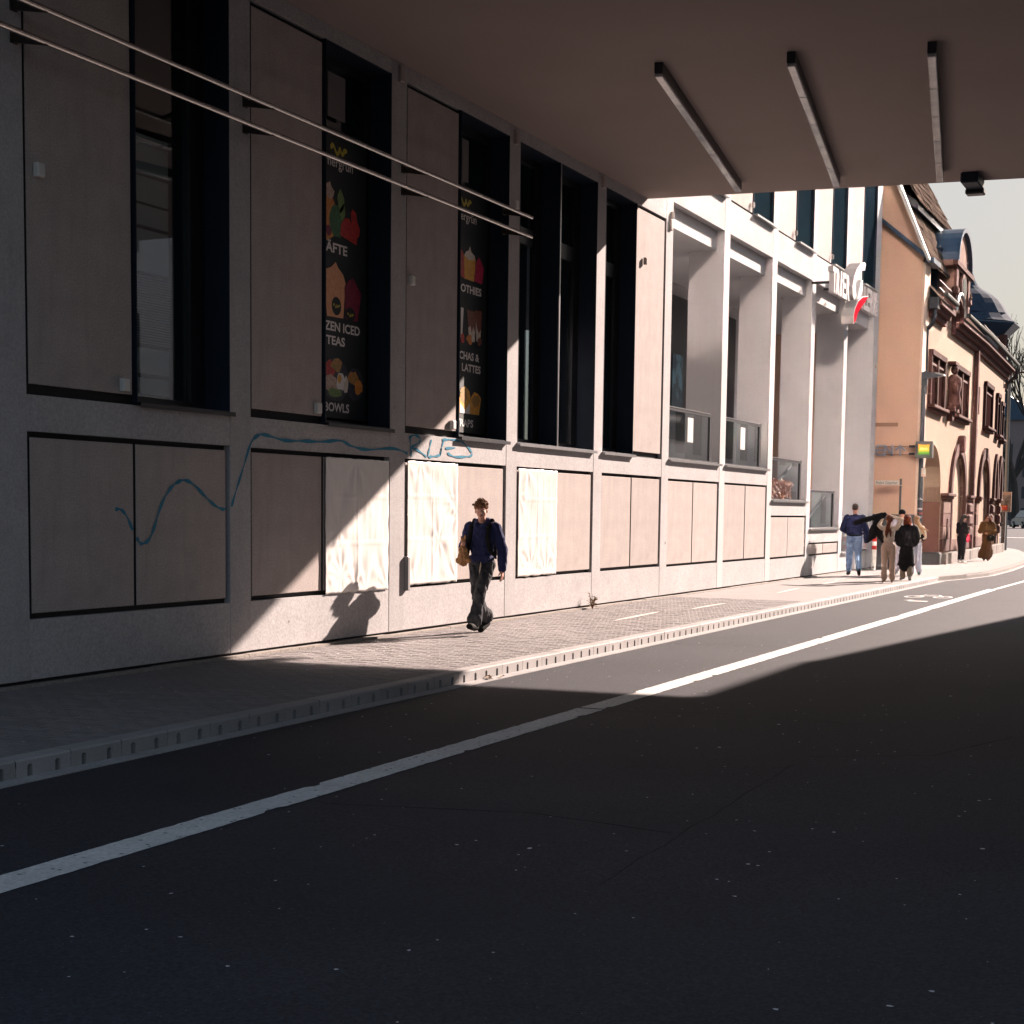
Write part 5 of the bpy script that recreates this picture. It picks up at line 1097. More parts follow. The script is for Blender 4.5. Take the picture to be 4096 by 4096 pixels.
def p_ell(c, r, M=None, n=14, m=9):
    c = Vector(c); vs = []; fs = []
    for i in range(m + 1):
        t = math.pi * max(.02, min(m - .02, i)) / m
        for k in range(n):
            u = 6.28318 * k / n; q = Vector((r[0] * math.sin(t) * math.cos(u), r[1] * math.sin(t) * math.sin(u), r[2] * math.cos(t)))
            vs.append(c + (M @ q if M else q))
    for i in range(m):
        for k in range(n): fs.append((i * n + k, (i + 1) * n + k, (i + 1) * n + (k + 1) % n, i * n + (k + 1) % n))
    fs.append(tuple(range(n))); fs.append(tuple(range(m * n, (m + 1) * n))[::-1])
    return vs, fs
def chain(pts, rs, fl=None):
    return [p_cap(pts[i], pts[i + 1], rs[i], rs[i + 1], fl) for i in range(len(pts) - 1)]
def blob(name, prims, voxel, m, parent, smooth=4, folds=0.0, fscale=(9, 9, 5), fine=0.0, seed=0, extra=None):
    vs = []; fs = []
    for pv_, pf in prims:
        n = len(vs); vs += [tuple(q) for q in pv_]; fs += [tuple(n + i for i in f) for f in pf]
    me = bpy.data.meshes.new(name); me.from_pydata(vs, [], fs)
    bm = bmesh.new(); bm.from_mesh(me); bmesh.ops.recalc_face_normals(bm, faces=bm.faces); bm.to_mesh(me); bm.free()
    o = bpy.data.objects.new('tmp', me); COL.objects.link(o)
    md = o.modifiers.new('r', 'REMESH'); md.mode = 'VOXEL'; md.voxel_size = voxel
    if smooth: s_ = o.modifiers.new('s', 'SMOOTH'); s_.factor = .5; s_.iterations = smooth
    dg = bpy.context.evaluated_depsgraph_get(); out = bpy.data.meshes.new_from_object(o.evaluated_get(dg)); bpy.data.objects.remove(o); bpy.data.meshes.remove(me)
    if folds or fine:
        nrm = np.zeros(len(out.vertices) * 3, 'f'); out.vertices.foreach_get('normal', nrm); co = np.zeros(len(out.vertices) * 3, 'f'); out.vertices.foreach_get('co', co); nrm = nrm.reshape(-1, 3); co = co.reshape(-1, 3); d = np.zeros(len(co))
        for i, c_ in enumerate(co):
            v = Vector((c_[0] * fscale[0] + seed, c_[1] * fscale[1], c_[2] * fscale[2]))
            d[i] = folds * (1 - abs(mnoise.noise(v)) * 3.2) + (fine * mnoise.noise(v * 4.3) if fine else 0)
        out.vertices.foreach_set('co', (co + nrm * d[:, None]).astype('f').ravel())
    out.name = name; out.update(); o = link(name, out, m, parent, smooth=True); return o
def hand_prims(w, d, up, curl=.35, s_=1.0, thumb_side=1, fr=.0085):
    """palm and five unequal fingers: w wrist, d along the hand, up away from the palm (back of the hand); curl bends the fingers"""
    w = Vector(w); d = Vector(d).normalized(); up = Vector(up); up = (up - d * up.dot(d)).normalized(); sd_ = d.cross(up) * thumb_side; out = []
    fr *= s_
    for k in range(4):
        off = (k - 1.5) * .0195 * s_
        out += [p_cap(w + sd_ * off * .55, w + d * .088 * s_ + sd_ * off, .015 * s_, .0125 * s_)]
        base = w + d * .088 * s_ + sd_ * off; ln = [.064, .076, .080, .072][::1][3 - k if thumb_side > 0 else 3 - k] * s_
        a = curl; dd = d; p = base; seg_ = [ln * .45, ln * .32, ln * .25]
        for j, sg in enumerate(seg_):
            a_ = curl * (j + .6) ; dd = (d * math.cos(a_) - up * math.sin(a_)).normalized(); q = p + dd * sg; out.append(p_cap(p, q, fr * (1.05 - .1 * j), fr * (.98 - .12 * j), n=8)); p = q
    tb = w + d * .025 * s_ + sd_ * .028 * s_; t1 = tb + (d * .6 + sd_ * .75 - up * .25).normalized() * .038 * s_; t2 = t1 + (d * .9 + sd_ * .25 - up * .4).normalized() * .032 * s_
    out += [p_cap(tb, t1, .013 * s_, .0105 * s_, n=8), p_cap(t1, t2, .0105 * s_, .009 * s_, n=8)]
    return out
def head_prims(c, M, fem=False):
    """cranium, jaw, cheeks, nose, brow, lips and ears; local +x is the face"""
    c = Vector(c); P = lambda x, y, z: c + M @ Vector((x, y, z)); k = .95 if fem else 1.0
    o = [p_ell(P(-.012, 0, .035), (.098 * k, .077 * k, .092), M), p_ell(P(.018, 0, -.01), (.080, .069 * k, .090), M), p_ell(P(.036, 0, -.062), (.052, .049 * k, .048), M)]
    o += [p_ell(P(.068, 0, -.097), (.020, .022, .018), M)]
    o += [p_cap(P(.088, 0, .022), P(.112, 0, -.022), .010, .0135), p_ell(P(.103, .011, -.025), (.010, .008, .008), M), p_ell(P(.103, -.011, -.025), (.010, .008, .008), M)]
    for s_ in (-1, 1):
        o += [p_cap(P(.088, s_ * .012, .034), P(.078, s_ * .044, .034), .011, .010), p_ell(P(.066, s_ * .040, -.018), (.024, .020, .022), M), p_ell(P(-.004, s_ * .079 * k, .0), (.017, .008, .030), M)]
    o += [p_cap(P(.092, -.018, -.052), P(.092, .018, -.052), .009, .009), p_cap(P(.089, -.015, -.064), P(.089, .015, -.064), .009, .009)]
    return o
skin = mat('skin', (.58, .33, .26), .55, col2=(.47, .22, .16), scale=14, amount=.5, spec=.4)
skin2 = mat('skin_tan', (.46, .24, .17), .55, col2=(.42, .2, .14), scale=14, spec=.4)
lip = mat('lips', (.36, .11, .10), .45); eyewhite = mat('eye_white', (.60, .57, .54), .3); iris = mat('iris', (.04, .03, .025), .2)
def JP(base):
    """complete joint set from a few overrides"""
    J = dict(pel=(0, 0, .96), ch=(.015, 0, 1.30), nk=(.01, 0, 1.50), hd=(.045, 0, 1.655), Ls=(0, .185, 1.43), Rs=(0, -.185, 1.43), Le=(-.03, .25, 1.13), Re=(-.03, -.25, 1.13), Lw=(.03, .27, .87), Rw=(.03, -.27, .87),
             Lh=(0, .09, .93), Rh=(0, -.09, .93), Lk=(.02, .10, .50), Rk=(.02, -.10, .50), La=(-.02, .10, .09), Ra=(-.02, -.10, .09), Lt=(.15, .12, .03), Rt=(.15, -.12, .03))
    J.update(base); return {k: Vector(v) for k, v in J.items()}
def body(J, M, voxel, m, parent, fem=False, hands=None, slim=1.0):
    """one continuous skin surface: head, neck, trunk, arms with hands, legs with feet"""
    P = head_prims(J['hd'], M, fem); k = slim
    P += [p_cap(J['nk'] - Vector((0, 0, .06)), J['hd'] + Vector((-.02, 0, -.05)), .056 * k, .050 * k)]
    P += [p_ell(J['ch'], (.10 * k, .155 * k, .17)), p_ell(J['pel'] + Vector((0, 0, .13)), (.085 * k, .125 * k, .13)), p_ell(J['pel'], (.10 * k, .15 * k, .11))]
    for s in 'LR':
        P += chain([J[s + 's'], J[s + 'e'], J[s + 'w']], [.050 * k, .038 * k, .026 * k]); P.append(p_cap(J['nk'] - Vector((0, 0, .05)), J[s + 's'], .05, .05))
        P += chain([J[s + 'h'], J[s + 'k'], J[s + 'a']], [.082 * k, .054 * k, .038 * k]); P.append(p_cap(J[s + 'a'] - Vector((0, 0, .03)), J[s + 't'], .036, .028))
        h = (hands or {}).get(s)
        d = h[0] if h else (J[s + 'w'] - J[s + 'e']); up = h[1] if h else (Vector((0, 1 if s == 'L' else -1, 0))); cu = h[2] if h else .35
        dn = Vector(d).normalized(); un = Vector(up); un = (un - dn * un.dot(dn)).normalized(); sdv = dn.cross(un)
        want = Vector(h[3]) if h and len(h) > 3 else Vector((1, 0, 0)); ts_ = 1 if sdv.dot(want) > 0 else -1
        P += hand_prims(J[s + 'w'], d, up, cu, 1.0, ts_, .0085 if voxel < .008 else .0105)
    return blob('body', P, voxel, m, parent, smooth=2 if voxel < .008 else 1)
def eyes(J, M, parent, shades=False):
    c = J['hd']; P = lambda x, y, z: c + M @ Vector((x, y, z))
    for s_ in (-1, 1):
        mb = MB(); q = P(.073, s_ * .030, .012); mb.ball(tuple(q), .0132, 10, 7); e = mb.build('eye', eyewhite, parent, smooth=True, fix=True)
        mb = MB(); q = P(.0845, s_ * .030, .012); mb.ball(tuple(q), .0062, 8, 5); mb.build('iris', iris, e, smooth=True, fix=True)
    mb = MB(); mb.tube([tuple(P(.098, -.022, -.056)), tuple(P(.103, -.008, -.055)), tuple(P(.103, .008, -.055)), tuple(P(.098, .022, -.056))], [.003, .0055, .0055, .003], 6); mb.build('mouth', lip, parent, smooth=True)
def Mrot(yaw=0, pitch=0, roll=0): return (Matrix.Rotation(R(yaw), 3, 'Z') @ Matrix.Rotation(R(pitch), 3, 'Y') @ Matrix.Rotation(R(roll), 3, 'X'))
def hair(prims, m, parent, voxel=.009, fine=.008, folds=.006, strands=0, J=None, M=None, seed=0, fscale=(30, 30, 12), name='hair', region=None, length=.09):
    o = blob(name, prims, voxel, m, parent, smooth=1, folds=folds, fine=fine, fscale=fscale, seed=seed)
    if strands:
        rr = random.Random(seed); mb = MB()
        for k in range(strands):
            a = rr.uniform(0, 6.28); t = rr.uniform(0, 1.25); base = J['hd'] + M @ Vector((-.012 + .10 * math.sin(t) * math.cos(a), .085 * math.sin(t) * math.sin(a), .04 + .097 * math.cos(t)))
            out_ = (base - J['hd']).normalized(); fl_ = (M @ Vector((rr.uniform(-.2, 1), rr.uniform(-1, 1), rr.uniform(-.6, .2)))).normalized(); l = rr.uniform(.4, 1) * length
            pts = [base - out_ * .01, base + (out_ * .5 + fl_ * .5).normalized() * l * .5, base + (out_ * .35 + fl_ * .9).normalized() * l + Vector((0, 0, -.3 * l))]
            mb.tube([tuple(p) for p in pts], [.0030, .0022, .0008], 3)
        mb.build('hair_strands', m, o)
    return o
def shoe(J, s, m, parent, r=.048, ln=.02, sole=True, name='shoe'):
    a = J[s + 'a']; t = J[s + 't']; d = (t - a); d.z = 0; d = d.normalized() if d.length > .01 else Vector((1, 0, 0)); h = Vector((a.x, a.y, a.z)); 
    P = [p_cap(h + Vector((0, 0, -.02)) - d * .02, t + Vector((0, 0, .012)), r, r * .82, ((0, 0, 1), .85)), p_cap(h, h + Vector((0, 0, .05)), r * .95, r * .9)]
    return blob(name, P, .012, m, parent, smooth=2)
def trousers(J, m, parent, r=(.115, .080, .075), waist=1.03, voxel=.012, folds=.007, seed=1, end=.0, name='trousers', hip=(.115, .165, .13), extra=None):
    end = end or .055
    P = [p_ell(J['pel'] + Vector((0, 0, .0)), hip), p_cap(J['pel'] + Vector((0, 0, .02)), J['pel'] + Vector((0, 0, waist - J['pel'].z - .03)), hip[0] * .98, hip[0] * .93, None)]
    P += [p_ell(J['pel'] + Vector((0, 0, waist - J['pel'].z - .05)), (hip[0] * .92, hip[1] * .88, .06))]
    for s in 'LR':
        an = J[s + 'a'] + (J[s + 'k'] - J[s + 'a']).normalized() * end
        mid = (J[s + 'k'] + an) / 2
        P += chain([J[s + 'h'], (J[s + 'h'] + J[s + 'k']) / 2, J[s + 'k'], mid, an], [r[0], (r[0] + r[1]) / 2 * 1.02, r[1], (r[1] + r[2]) / 2, r[2]])
    return blob(name, P + (extra or []), voxel, m, parent, smooth=3, folds=folds, fscale=(14, 14, 7), fine=.0025, seed=seed)
def top(J, m, parent, hem=.95, r=(.135, .185), sl=(.075, .062, .050), voxel=.012, folds=.008, seed=2, name='jacket', sleeve_end=.0, neck=.075, hemr=None, extra=None, smooth=3):
    P = [p_ell(J['ch'] + Vector((0, 0, .0)), (r[0], r[1], .20)), p_ell((J['ch'] + J['pel']) / 2 + Vector((0, 0, .02)), (r[0] * .95, r[1] * .92, .18))]
    hz = J['pel'].z; hr = hemr or (r[0] * .98, r[1] * .95)
    P += [p_ell(Vector((J['pel'].x, J['pel'].y, hem + .07)), (hr[0], hr[1], .085)), p_cap(J['nk'] + Vector((0, 0, -.08)), J['nk'] + Vector((0, 0, -.01)), neck * 1.25, neck)]
    for s in 'LR':
        P += [p_cap(J['nk'] + Vector((-.005, 0, -.075)), J[s + 's'] + Vector((0, 0, -.005)), .075, sl[0] * .98)]
        w = J[s + 'w'] + (J[s + 'e'] - J[s + 'w']).normalized() * sleeve_end
        P += chain([J[s + 's'], (J[s + 's'] + J[s + 'e']) / 2, J[s + 'e'], (J[s + 'e'] + w) / 2, w], [sl[0], sl[0] * 1.0, sl[1] * 1.03, sl[1] * 1.0, sl[2]])
    return blob(name, P + (extra or []), voxel, m, parent, smooth=smooth, folds=folds, fscale=(11, 11, 6), fine=.002, seed=seed)
def person(loc, rz, label, s_=1.0):
    t = empty('person', (loc[0], loc[1], loc[2] if len(loc) > 2 else 0), R(rz), label, 'person', 'people on the pavement'); t.scale = (s_, s_, s_); return t
navyc = mat('navy_fleece', (.018, .023, .075), .95, col2=(.026, .033, .095), scale=9, grain=.15, gscale=90, spec=.1, sheen=.1, bump=.3, bscale=160)
blackc = mat('black_cloth', (.009, .009, .010), .95, col2=(.014, .013, .015), scale=6, grain=.2, spec=.1)
shoeblk = mat('black_leather', (.009, .009, .009), .8, col2=(.015, .015, .015), scale=9, spec=.1)

# ---- the young man walking towards the camera
J = JP(dict(Lh=(0, .085, .93), Lk=(.24, .07, .54), La=(.37, .05, .13), Lt=(.585, .08, .125), Rh=(0, -.085, .93), Rk=(-.05, -.09, .50), Ra=(-.33, -.08, .14), Rt=(-.19, -.09, .03),
            Re=(-.03, -.28, 1.14), Rw=(.20, -.20, 1.19), Le=(-.05, .275, 1.13), Lw=(.02, .30, .87), Ls=(0, .19, 1.43), Rs=(0, -.19, 1.43), hd=(.05, .0, 1.645)))
M = Mrot(20, 4, 3)
wk = person((19.17, 8.88, 0), 182, 'young man with tousled brown hair in navy hoodie and faded black jeans walking alone', .965)
body(J, M, .0062, skin, wk, hands=dict(R=((.9, .25, .30), (-.1, -1, .2), .75, (-.2, .2, 1)), L=((.05, .02, -1), (0, 1, 0), .3, (1, 0, 0))))
eyes(J, M, wk)
hm = mat('brown_hair', (.24, .115, .058), .6, col2=(.12, .055, .030), scale=40, amount=.4, spec=.1)
c = J['hd']; P = lambda x, y, z: c + M @ Vector((x, y, z))
pr = [p_ell(P(-.026, 0, .064), (.106, .098, .084), M), p_ell(P(-.055, 0, .02), (.072, .090, .080), M), p_ell(P(.055, .0, .088), (.045, .066, .030), M)]
for k in range(60):
    a = rnd.uniform(0, 6.28); t = rnd.uniform(.1, 1.35); q = Vector((-.02 + .100 * math.sin(t) * math.cos(a), .084 * math.sin(t) * math.sin(a), .070 + .085 * math.cos(t))); r_ = rnd.uniform(.010, .022)
    if (q.x > .06 and q.z < .08) or (q.z < .035 and q.x > -.03): continue
    e = Vector((rnd.uniform(-.3, 1), rnd.uniform(-1, 1), rnd.uniform(-.2, .6))).normalized() * .028
    pr.append(p_cap(P(*(q - e)), P(*(q + e)), r_, r_ * .35, None, 7))
for k in range(9):
    y0 = -.062 + .0155 * k; zz = rnd.uniform(.050, .066)
    pr.append(p_cap(P(.070, y0 * .9, .098), P(.091 - abs(y0) * .22, y0 + rnd.uniform(-.012, .012), zz), .014, .007, None, 7))
hair(pr, hm, wk, .0055, .003, .002, 200, J, M, 5, length=.06)
mb = MB()

for s_ in (-1, 1): mb.tube([tuple(P(.091, s_ * .014, .033)), tuple(P(.092, s_ * .032, .038)), tuple(P(.078, s_ * .050, .032))], [.0035, .0045, .002], 5)
mb.build('eyebrow', hm, wk)
# hoodie
ex = [p_cap(J['nk'] + Vector((-.06, -.06, .0)), J['nk'] + Vector((-.09, .0, .01)), .055, .06), p_cap(J['nk'] + Vector((-.09, 0, .01)), J['nk'] + Vector((-.06, .06, .0)), .06, .055), p_cap(J['nk'] + Vector((-.04, -.082, .012)), J['nk'] + Vector((.055, -.060, -.045)), .046, .038), p_cap(J['nk'] + Vector((-.04, .082, .012)), J['nk'] + Vector((.055, .060, -.045)), .046, .038), p_cap(J['nk'] + Vector((.06, -.055, -.06)), J['nk'] + Vector((.10, 0, -.09)), .034, .030), p_cap(J['nk'] + Vector((.06, .055, -.06)), J['nk'] + Vector((.10, 0, -.09)), .034, .030)]
P_ = []
top(J, navyc, wk, hem=.93, r=(.128, .180), sl=(.074, .064, .050), voxel=.009, folds=.009, seed=4, name='hoodie', sleeve_end=.01, neck=.05, extra=ex)
pk = [p_cap((.098, -.06, 1.10), (.098, .06, 1.10), .036, .036, ((1, 0, 0), .55)), p_cap((.100, -.10, 1.03), (.100, .10, 1.03), .045, .045, ((1, 0, 0), .55))]
blob('pouch_pocket', pk, .009, navyc, wk, smooth=2, folds=.002)
blob('hem_band', [p_ell((0, 0, .965), (.126, .166, .032))], .009, navyc, wk, smooth=1)
for s in 'LR':
    w = J[s + 'w']; d = (J[s + 'e'] - w).normalized(); blob('cuff', [p_cap(w + d * .0, w + d * .055, .040, .045)], .008, navyc, wk, smooth=1)
denim = mat('faded_black_denim', (.022, .024, .030), .9, spec=.1, col2=(.085, .085, .09), scale=5.0, amount=.22, grain=.25, gscale=90, bump=.3, bscale=120)
xt = []
for s in 'LR':
    a = J[s + 'a']; kk = J[s + 'k']; d = (a - kk).normalized(); fwd = Vector((1, 0, 0))
    xt += [p_cap(kk + (a - kk) * .50, a + Vector((-.02, 0, .08)), .070, .104), p_cap(a + Vector((-.05, 0, .04)), a + Vector((.01, 0, .06)), .078, .076, ((0, 0, 1), .6))]
trousers(J, denim, wk, r=(.102, .074, .085), end=.08, waist=1.02, voxel=.009, folds=.008, seed=9, name='jeans', extra=xt, hip=(.118, .158, .13))
mb = MB(); mb.tube([(.12, .03, .97), (.135, .035, .93), (.14, .03, .88)], [.004, .010, .008], 7); mb.tube([(.14, .03, .88), (.142, .025, .80)], [.010, .008], 7); mb.build('key_charm', mat('bone_charm', (.6, .5, .4), .4), wk)
for s in 'LR': shoe(J, s, shoeblk, wk, .062)
t = tag(empty('backpack', (19.17, 8.88, 0), R(182)), 'black backpack worn by the walking young man, its straps over the hoodie', 'backpack'); t.scale = (.965,) * 3
blob('bag', [p_ell((-.21, 0, 1.20), (.10, .15, .22)), p_ell((-.20, 0, 1.10), (.10, .14, .12))], .012, blackc, t, smooth=3, folds=.005)
for s_ in (-1, 1):
    blob('strap', chain([(-.14, s_ * .11, 1.44), (-.03, s_ * .125, 1.515), (.09, s_ * .125, 1.43), (.137, s_ * .13, 1.30), (.125, s_ * .155, 1.14), (.03, s_ * .20, 1.04), (-.12, s_ * .15, 1.02)], [.038, .038, .038, .038, .034, .018, .018], ((1, 0, .25), .38)), .008, blackc, t, smooth=2)
t = tag(empty('paper_bag', (19.17, 8.88, 0), R(182)), 'crumpled brown paper bag gripped at its neck in the walking man\'s hand', 'paper bag'); t.scale = (.965,) * 3
kraft = mat('brown_paper', (.42, .22, .09), .75, col2=(.26, .12, .045), scale=14, amount=.4, bump=.5, bscale=40)
b0 = Vector((.295, -.155, 1.205))
blob('bag_body', [p_cap(b0, b0 + Vector((0, .0, -.08)), .018, .055, ((1, .2, 0), .7)), p_cap(b0 + Vector((0, 0, -.08)), b0 + Vector((0, .01, -.205)), .060, .085, ((1, .2, 0), .55)), p_cap(b0 + Vector((0, -.06, -.215)), b0 + Vector((0, .075, -.215)), .04, .04, ((1, 0, 0), .8))], .007, kraft, t, smooth=1, folds=.008, fscale=(26, 26, 14), fine=.004)
blob('bag_neck', [p_cap(b0, b0 + Vector((0, .0, .06)), .016, .030, ((1, 0, 0), .5)), p_cap(b0 + Vector((0, .01, .04)), b0 + Vector((0.02, .04, .11)), .016, .014, ((1, 0, 0), .5)), p_cap(b0 + Vector((0, -.01, .04)), b0 + Vector((0, -.025, .095)), .016, .012, ((1, 0, 0), .5))], .006, kraft, t, smooth=1, folds=.006, fscale=(30, 30, 20))

# ---- man in a navy jacket and blue jeans, seen from behind
J = JP(dict(Le=(-.04, .28, 1.16), Re=(.04, -.27, 1.14), Rw=(.14, -.21, 1.02), Lk=(.05, .11, .50), La=(-.03, .12, .09), Rk=(.02, -.10, .50), Ra=(-.16, -.13, .14), Rt=(-.03, -.14, .03), Lt=(.12, .14, .04)))
J['Le'], J['Lw'] = Vector((.10, .29, 1.15)), Vector((.20, .20, 1.10)); J['Re'], J['Rw'] = Vector((-.02, -.28, 1.14)), Vector((.03, -.28, .86))
M = Mrot(-8, 14, 0)
mn = person((42.3, 8.95, 0), 12, 'man with short dark hair in a navy bomber jacket and blue jeans, seen from behind', 1.05)
body(J, M, .0095, skin2, mn)
hd = mat('short_dark_hair', (.035, .022, .016), .75, col2=(.055, .035, .025), scale=60)
c = J['hd']; P = lambda x, y, z: c + M @ Vector((x, y, z))
hair([p_ell(P(-.022, 0, .052), (.098, .080, .083), M), p_ell(P(-.050, 0, .012), (.060, .073, .060), M)], hd, mn, .009, .003, .001)
nb = mat('navy_jacket_cloth', (.012, .016, .045), .75, col2=(.018, .024, .06), scale=6, grain=.1, spec=.1)
top(J, nb, mn, hem=.98, r=(.150, .212), sl=(.086, .070, .050), folds=.010, seed=14, neck=.062)
blob('collar', [p_ell(J['nk'] + Vector((-.01, 0, .0)), (.068, .068, .030))], .01, nb, mn, smooth=1)
blob('hem_band', [p_ell((0, 0, 1.0), (.142, .178, .035))], .01, blackc, mn, smooth=1)
bj = mat('blue_denim', (.055, .10, .19), .85, col2=(.16, .23, .34), scale=4.5, amount=.35, grain=.2, gscale=70)
trousers(J, bj, mn, r=(.104, .082, .068), waist=1.02, folds=.009, seed=3, name='jeans', hip=(.118, .155, .13))
for s in 'LR': shoe(J, s, shoeblk, mn, .050)

# ---- woman in cream, lifting her jacket over her head
J = JP(dict(Le=(.06, .30, 1.58), Lw=(.10, .14, 1.80), Re=(.10, -.30, 1.62), Rw=(.12, -.06, 1.80), Lk=(.03, .10, .50), Rk=(.04, -.10, .50), La=(-.02, .09, .09), Ra=(.03, -.12, .09)))
J['Le'], J['Lw'] = Vector((.16, .26, 1.50)), Vector((.26, .16, 1.70))
J['Re'], J['Rw'] = Vector((.02, -.32, 1.66)), Vector((.10, -.06, 1.74))
M = Mrot(15, 22, -8)
wb = person((38.57, 7.35, 0), 14, 'woman in a cream cropped top and beige trousers with a long ponytail, arms raised', .90)
J['hd'] = Vector((.06, .0, 1.63))
body(J, M, .0095, skin2, wb, fem=True, hands=dict(L=((.2, .1, 1), (-1, 0, 0), .8), R=((.3, .8, .3), (-1, 0, 0), .8)), slim=.93)
hr = mat('reddish_brown_hair', (.14, .045, .022), .6, col2=(.07, .022, .012), scale=30, amount=.4, spec=.1)
c = J['hd']; P = lambda x, y, z: c + M @ Vector((x, y, z))
hair([p_ell(P(-.018, 0, .050), (.102, .085, .088), M), p_ell(P(-.055, 0, .0), (.062, .074, .07), M)] + chain([P(-.10, 0, .05), c + Vector((-.15, .02, -.06)), c + Vector((-.165, .045, -.20)), c + Vector((-.15, .075, -.34)), c + Vector((-.14, .06, -.44))], [.034, .046, .052, .042, .012]) + chain([c + Vector((-.15, .03, -.15)), c + Vector((-.15, -.03, -.30)), c + Vector((-.14, -.04, -.42))], [.03, .03, .01]), hr, wb, .010, .008, .006, seed=2, name='ponytail_hair')
creamc = mat('cream_jersey', (.50, .40, .32), .85, col2=(.44, .345, .275), scale=7, grain=.06, spec=.1); beigec = mat('beige_trouser_cloth', (.42, .30, .225), .85, col2=(.36, .25, .19), scale=5, grain=.06)
top(J, creamc, wb, hem=1.05, r=(.108, .150), sl=(.056, .044, .034), folds=.004, seed=5, neck=.05, hemr=(.098, .122), name='cropped_top')
trousers(J, beigec, wb, r=(.104, .072, .078), waist=1.04, folds=.006, seed=6, hip=(.125, .178, .145), end=.05)
for s in 'LR': shoe(J, s, mat('beige_shoe', (.30, .24, .20), .6), wb, .044)
t = tag(empty('lifted_jacket', (38.57, 7.35, 0), R(14)), 'black jacket held up and trailing to the side from the cream dressed woman\'s hands', 'jacket'); t.scale = (.9,) * 3
blob('jacket_sleeve', chain([(.28, .16, 1.78), (.28, .40, 1.70), (.30, .66, 1.62), (.30, .86, 1.55)], [.06, .075, .066, .062]), .012, blackc, t, smooth=2, folds=.010)
blob('jacket_cloth', chain([(.27, .12, 1.80), (.30, .26, 1.62), (.32, .34, 1.40), (.33, .42, 1.20), (.33, .52, 1.06)], [.05, .10, .13, .10, .04]) + chain([(.32, .30, 1.42), (.32, .20, 1.22), (.32, .12, 1.08)], [.10, .08, .05]), .012, blackc, t, smooth=2, folds=.016, fine=.004)

# ---- woman in a long black coat
J = JP(dict(Lk=(.10, .08, .50), La=(.14, .07, .10), Rk=(.0, -.09, .50), Ra=(-.10, -.10, .16), Rt=(.0, -.11, .02), Re=(-.02, -.27, 1.15), Rw=(.12, -.22, 1.0), Le=(-.02, .27, 1.15), Lw=(.12, .20, 1.0)))
M = Mrot(0, 6, 0)
wc = person((40.34, 7.25, 0), 14, 'woman with chin length auburn hair in a long black padded coat, seen from behind', .89)
body(J, M, .0105, skin2, wc, fem=True, slim=.95)
c = J['hd']; P = lambda x, y, z: c + M @ Vector((x, y, z)); ha = mat('auburn_hair', (.13, .028, .012), .55, col2=(.05, .012, .008), scale=26, amount=.4, spec=.1)
hair([p_ell(P(-.02, 0, .045), (.108, .098, .095), M), p_ell(P(-.03, 0, -.04), (.085, .112, .11), M), p_ell(P(-.02, .07, -.08), (.055, .045, .09), M), p_ell(P(-.02, -.07, -.08), (.055, .045, .09), M)], ha, wc, .010, .006, .006, seed=7)
cz = [p_cap((0, 0, 1.0), (0, 0, .78), .165, .185, ((1, 0, 0), .85)), p_cap((0, 0, .78), (.02, 0, .46), .195, .215, ((1, 0, 0), .75)), p_cap((.02, -.10, .44), (.02, .10, .44), .14, .14, ((0, 0, 1), .5))]
top(J, blackc, wc, hem=.9, r=(.165, .225), sl=(.095, .085, .070), folds=.010, seed=8, name='long_coat', extra=cz, neck=.08)
trousers(J, mat('olive_trousers', (.22, .18, .13), .85), wc, r=(.09, .075, .08), waist=.95, folds=.005, end=.02)
for s in 'LR': shoe(J, s, mat('trainer_black', (.03, .03, .03), .6, col2=(.4, .4, .38), scale=12, amount=.15), wc, .052)

# ---- hooded figure in white walking ahead of the group
J = JP({}); M = Mrot(0, 4, 0)
ph = person((43.9, 8.04, 0), 12, 'tall person in a pale lilac hoodie and black cap, half hidden ahead of the group', .975)
body(J, M, .0105, skin2, ph)
c = J['hd']; P = lambda x, y, z: c + M @ Vector((x, y, z)); blob('cap', [p_ell(P(-.01, 0, .05), (.112, .098, .088), M), p_cap(P(.08, -.04, .05), P(.08, .04, .05), .02, .02)], .01, blackc, ph, smooth=1)
lil = mat('lilac_fleece', (.50, .46, .52), .9, col2=(.44, .40, .46), scale=6, spec=.1)
top(J, lil, ph, hem=.90, r=(.150, .205), sl=(.088, .075, .058), folds=.010, seed=21, name='hoodie', neck=.065, extra=[p_cap((-.09, -.05, 1.47), (-.09, .05, 1.47), .06, .06)])
trousers(J, lil, ph, r=(.10, .08, .07), folds=.008, seed=22)
for s in 'LR': shoe(J, s, mat('white_trainer', (.5, .5, .5), .6), ph, .05)

